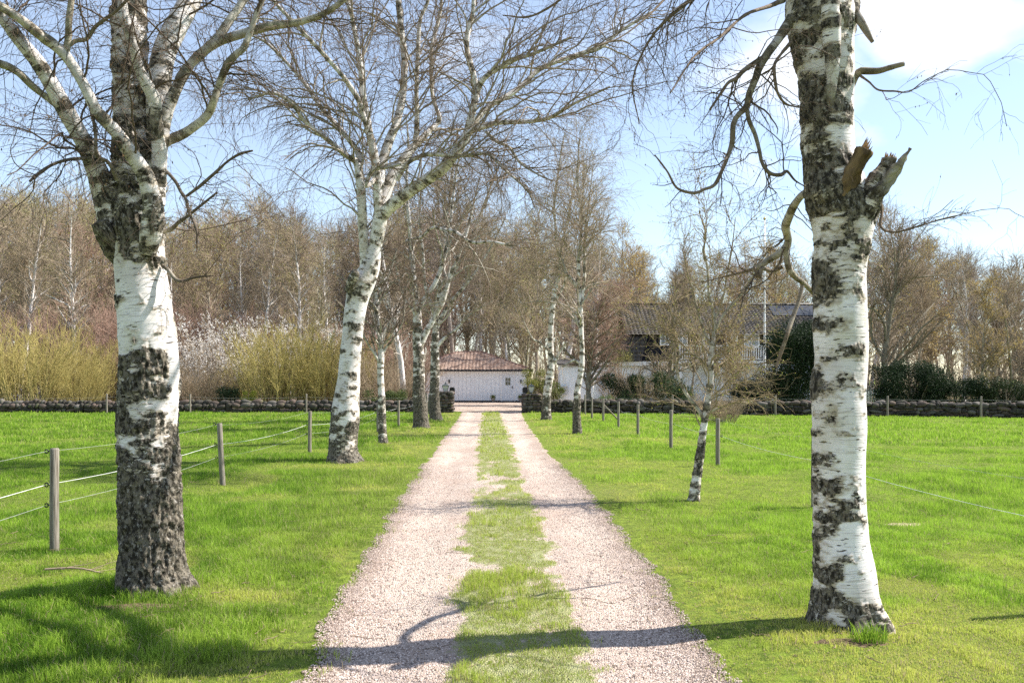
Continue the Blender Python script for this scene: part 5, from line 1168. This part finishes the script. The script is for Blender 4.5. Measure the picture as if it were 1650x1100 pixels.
# balcony
bx0, bx1 = X_(1094, 58.4), X_(1232, 58.4); b = MB(); b.box(bx0, bx1, -1.7, -.03, 2.78, 2.95); 
b = b.build('balcony', M_white2, r)
mb = MB(); mb.box(bx0, bx1, -1.7, -1.63, 3.92, 3.99); mb.box(bx0, bx1, -1.69, -1.64, 3.02, 3.08)
for x in np.arange(bx0+.07, bx1-.05, .155): mb.box(x-.035, x+.035, -1.685, -1.655, 3.081, 3.919)
for x in (bx0+.04, (bx0*2+bx1)/3, (bx0+2*bx1)/3, bx1-.04): mb.box(x-.06, x+.06, -1.72, -1.60, 2.951, 4.05)
mb.build('railing', M_white2, b)
for x in (bx0+.1, (bx0+bx1)/2, bx1-.1): MB().box(x-.08, x+.08, -1.68, -1.52, -.1, 2.779).build('pillar', M_white2, b)
q = MB(); q.box(X_(990)-.05, X_(990)+.05, -.14, -.02, 1.5, 1.78); q.build('wall_lamp', M_black, r)
# flagpole
r = empty('flagpole', ((1232-825)*52/F, 52, 0), label='tall white flagpole standing in front of the balcony end', cat='flagpole')
MB().lathe(0, 0, [(.085, -.1), (.08, 0), (.07, 4), (.05, 8), (.035, 11.2)], 12).build('pole', M_white2, r, True)
MB().lathe(0, 0, [(.03, 11.2), (.08, 11.27), (.08, 11.33), (.02, 11.4)], 10).build('finial', plain('gilt', (.6, .45, .15), .3, .6, metal=.8), r, True)
# garden shed
D = 53.; sx = (903-825)*D/F; sw = 2.0; r = empty('garden_shed', (sx, D, 0), label='narrow white board shed behind the thin pale birch', cat='shed')
mb = MB(); mb.box(0, sw, 0, 2.4, 0, 2.55); boards(mb, .05, sw-.02, 0, .05, 2.5, .18); mb.build('wall', M_white, r)
mb = MB(); mb.add([(-.2, -.25, 2.56), (sw+.2, -.25, 2.56), (sw+.2, 2.65, 2.9), (-.2, 2.65, 2.9), (-.2, -.25, 2.64), (sw+.2, -.25, 2.64), (sw+.2, 2.65, 2.98), (-.2, 2.65, 2.98)], [(3, 2, 1, 0), (4, 5, 6, 7), (0, 1, 5, 4), (1, 2, 6, 5), (2, 3, 7, 6), (3, 0, 4, 7)]); mb.build('roof', M_tileH, r)
MB().box(.06, .42, -.20, -.024, .75, 1.25).box(.04, .44, -.22, -.201, 1.20, 1.28).build('meter_box', plain('meter_box_paint', (.55, .57, .60), .5, .3), r)
# white picket fence by the right trunk
D = 46.; r = empty('picket_fence', ((1392-825)*D/F, D, 0), label='short white picket fence between foreground birch and dark spreading tree', cat='fence')
mb = MB()
for k in range(12): mb.box(k*.12, k*.12+.06, 0, .02, .1, 1.15)
mb.build('pickets', M_white2, r); MB().box(-.05, 1.45, .021, .05, .3, .38).box(-.05, 1.45, .021, .05, .85, .93).build('rail', M_white2, r)

# ------------------------------------------------------------------ small things on the ground
P = up_from((-3.95, 7.35, .05), (1, .12, .05), 1.15, .010, .003, 12, .08, 0)
t = Tree(); t.add(batch1(*P), 7); s = spawn(batch1(*P), 9, (.15, .4), (20, 50), 7, .1, .8, grav=0, wig=.12, rr=.6, rmax=.005, rmin=.002, up=.1, zmin=.04); t.add(s, 5)
P[0][:, 2] = np.maximum(P[0][:, 2], .04)
tag(link('fallen_branch', t.mesh('fallen_branch'), M_grey), 'dry fallen branch lying in the grass behind the thick left birch', 'branch')
# coarse tuft and bare soil at the foot of the right birch
n_ = 120; x = 2.24+rng.normal(0, .055, n_); y = 5.47+rng.normal(0, .03, n_); hh = rng.uniform(.06, .17, n_); a = rng.uniform(0, 2*PI, n_); wv = .0035
lx, ly = np.cos(rng.uniform(0, 2*PI, n_))*hh*.5, -np.abs(rng.normal(0, .25, n_))*hh; zz = gz(x, y)
V = np.stack([np.stack([x-np.cos(a)*wv, y-np.sin(a)*wv, zz], 1), np.stack([x+np.cos(a)*wv, y+np.sin(a)*wv, zz], 1), np.stack([x+np.cos(a)*wv*.8+lx*.4, y+np.sin(a)*wv*.8+ly*.4, zz+hh*.62], 1), np.stack([x-np.cos(a)*wv*.8+lx*.4, y-np.sin(a)*wv*.8+ly*.4, zz+hh*.62], 1), np.stack([x+lx, y+ly, zz+hh], 1)], 1).reshape(-1, 3)
k = np.arange(n_)[:, None]*5
tf = link('grass_tuft', mesh_np('grass_tuft', V, [k+[0, 1, 2, 3], k+[3, 2, 4]], {'var': ('FLOAT', np.repeat(rng.uniform(.2, .8, n_), 5)), 'dry': ('FLOAT', np.full(len(V), .1))}), M_blade)
tag(tf, 'coarse bright grass tuft at the foot of the right birch', 'grass tuft')
n = NT('bare_soil'); o = n.obj(); f = n.noise(o, 40, 5, .7); c = n.mix(n.ramp(f, .3, .7), (.05, .035, .022), (.24, .17, .11)); M_soil = n.bsdf(c, .95, .1, n.bump(f, .02))
def soil_patch(nm, bx, by, ra, rb, mat, lift=.012):
    th = np.linspace(0, 2*PI, 41)[:-1]; rr_ = np.linspace(0, 1, 9)[1:]; V = [[bx, by, gz([bx], [by])[0]+lift]]
    for q in rr_:
        e = 1+.35*(fbm(np.stack([np.cos(th)*2+bx, np.sin(th)*2+by, th*0], 1), 3, 5)-.5)*2
        xx, yy = bx+np.cos(th)*ra*q*e, by+np.sin(th)*rb*q*e; V += list(np.stack([xx, yy, gz(xx, yy)+lift*(1-q**3)-.003*(q == 1)], 1))
    Fc = [[0, 1+k, 1+(k+1) % 40] for k in range(40)]; Q = [[1+r*40+k, 1+(r+1)*40+k, 1+(r+1)*40+(k+1) % 40, 1+r*40+(k+1) % 40] for r in range(7) for k in range(40)]
    return tag(link(nm, mesh_np(nm, np.array(V), [np.array(Fc), np.array(Q)], None, True), mat), kind='structure')
soil_patch('soil_patch', 2.12, 5.47, .22, .09, M_soil); soil_patch('soil_patch', -2.70, 6.22, .30, .10, M_soil)
M_sand = plain('dry_sand', (.42, .32, .24), .95, .1, var=.2, scale=14); soil_patch('sand_patch', 4.5, 10.04, .24, .09, M_sand)
# ------------------------------------------------------------------ camera, sun, sky
sc = bpy.context.scene
cd = bpy.data.cameras.new('camera'); cam = bpy.data.objects.new('camera', cd); C.objects.link(cam)
cam.location = (0, 0, CH); cam.rotation_euler = (PI/2, 0, 0)
cd.sensor_width = 36; cd.lens = 36*F/1650; cd.shift_y = 62/1650; cd.clip_end = 4000; cd.clip_start = .05
sc.camera = cam
SUND = Vector((5.17, 1.15, 5.55)).normalized()     # towards the sun
sl = bpy.data.lights.new('sun', 'SUN'); so = bpy.data.objects.new('sun', sl); C.objects.link(so)
sl.energy = 4.7; sl.angle = math.radians(.5); sl.color = (1, .95, .86)
so.rotation_euler = SUND.to_track_quat('Z', 'Y').to_euler()
w = bpy.data.worlds.new('World'); sc.world = w; w.use_nodes = True; nt = w.node_tree; nt.nodes.clear()
N_ = nt.nodes.new; Lk = nt.links.new
sky = N_('ShaderNodeTexSky'); sky.sky_type = 'NISHITA'; sky.sun_disc = False
sky.sun_elevation = math.asin(SUND.z); sky.sun_rotation = math.atan2(SUND.x, SUND.y); sky.air_density = 1.0; sky.dust_density = 0.0; sky.ozone_density = 1.6
tc = N_('ShaderNodeTexCoord'); sep = N_('ShaderNodeSeparateXYZ'); Lk(tc.outputs['Generated'], sep.inputs[0])
def M(op, a, b=0., c=0.):
    m = N_('ShaderNodeMath'); m.operation = op
    for s, v in zip(m.inputs, (a, b, c)):
        if isinstance(v, (int, float)): s.default_value = v
        else: Lk(v, s)
    return m.outputs[0]
def MR(v, a, b, lo=0., hi=1.):
    m = N_('ShaderNodeMapRange'); m.interpolation_type = 'SMOOTHSTEP'; Lk(v, m.inputs[0])
    for k, q in zip(('From Min', 'From Max', 'To Min', 'To Max'), (a, b, lo, hi)): m.inputs[k].default_value = q
    return m.outputs[0]
def blob(px, py, rx, rz, dist):
    d = Vector(((px-825)/F, 1, (HY-py)/F)); 
    iy = M('DIVIDE', 1.0, M('MAXIMUM', sep.outputs[1], .05))
    ax = M('DIVIDE', M('SUBTRACT', M('MULTIPLY', sep.outputs[0], iy), d.x), rx); az = M('DIVIDE', M('SUBTRACT', M('MULTIPLY', sep.outputs[2], iy), d.z), rz)
    return M('SQRT', M('ADD', M('MULTIPLY', ax, ax), M('MULTIPLY', az, az)))
mp = N_('ShaderNodeMapping'); Lk(tc.outputs['Generated'], mp.inputs[0]); mp.inputs['Scale'].default_value = (5, 5, 9)
nz = N_('ShaderNodeTexNoise'); Lk(mp.outputs[0], nz.inputs[0]); nz.inputs['Scale'].default_value = 1; nz.inputs['Detail'].default_value = 6; nz.inputs['Roughness'].default_value = .5
c1 = MR(M('ADD', blob(1500, 20, .13, .085, 0), M('MULTIPLY', M('SUBTRACT', nz.outputs[0], .5), 2.6)), 1.35, .45, 0, .95)
c2 = MR(M('ADD', blob(1280, 110, .12, .10, 0), M('MULTIPLY', M('SUBTRACT', nz.outputs[0], .5), 2.6)), 1.3, .3, 0, .75)
c3 = MR(nz.outputs[0], .48, .78, 0, .45)
fac = M('MAXIMUM', M('MAXIMUM', c1, c2), M('MAXIMUM', c3, .16))
mx = N_('ShaderNodeMix'); mx.data_type = 'RGBA'; Lk(fac, mx.inputs[0]); Lk(sky.outputs[0], mx.inputs[6]); mx.inputs[7].default_value = (6.9, 6.85, 6.8, 1)
bg = N_('ShaderNodeBackground'); bg.inputs[1].default_value = .092; Lk(mx.outputs[2], bg.inputs[0])
wo = N_('ShaderNodeOutputWorld'); Lk(bg.outputs[0], wo.inputs[0])
sc.view_settings.view_transform = 'Standard'; sc.view_settings.look = 'None'; sc.view_settings.exposure = 1.28; sc.view_settings.gamma = 1
sc.cycles.max_bounces = 6; sc.cycles.transparent_max_bounces = 8; sc.cycles.diffuse_bounces = 3; sc.cycles.use_denoising = False; sc.cycles.sample_clamp_indirect = 6
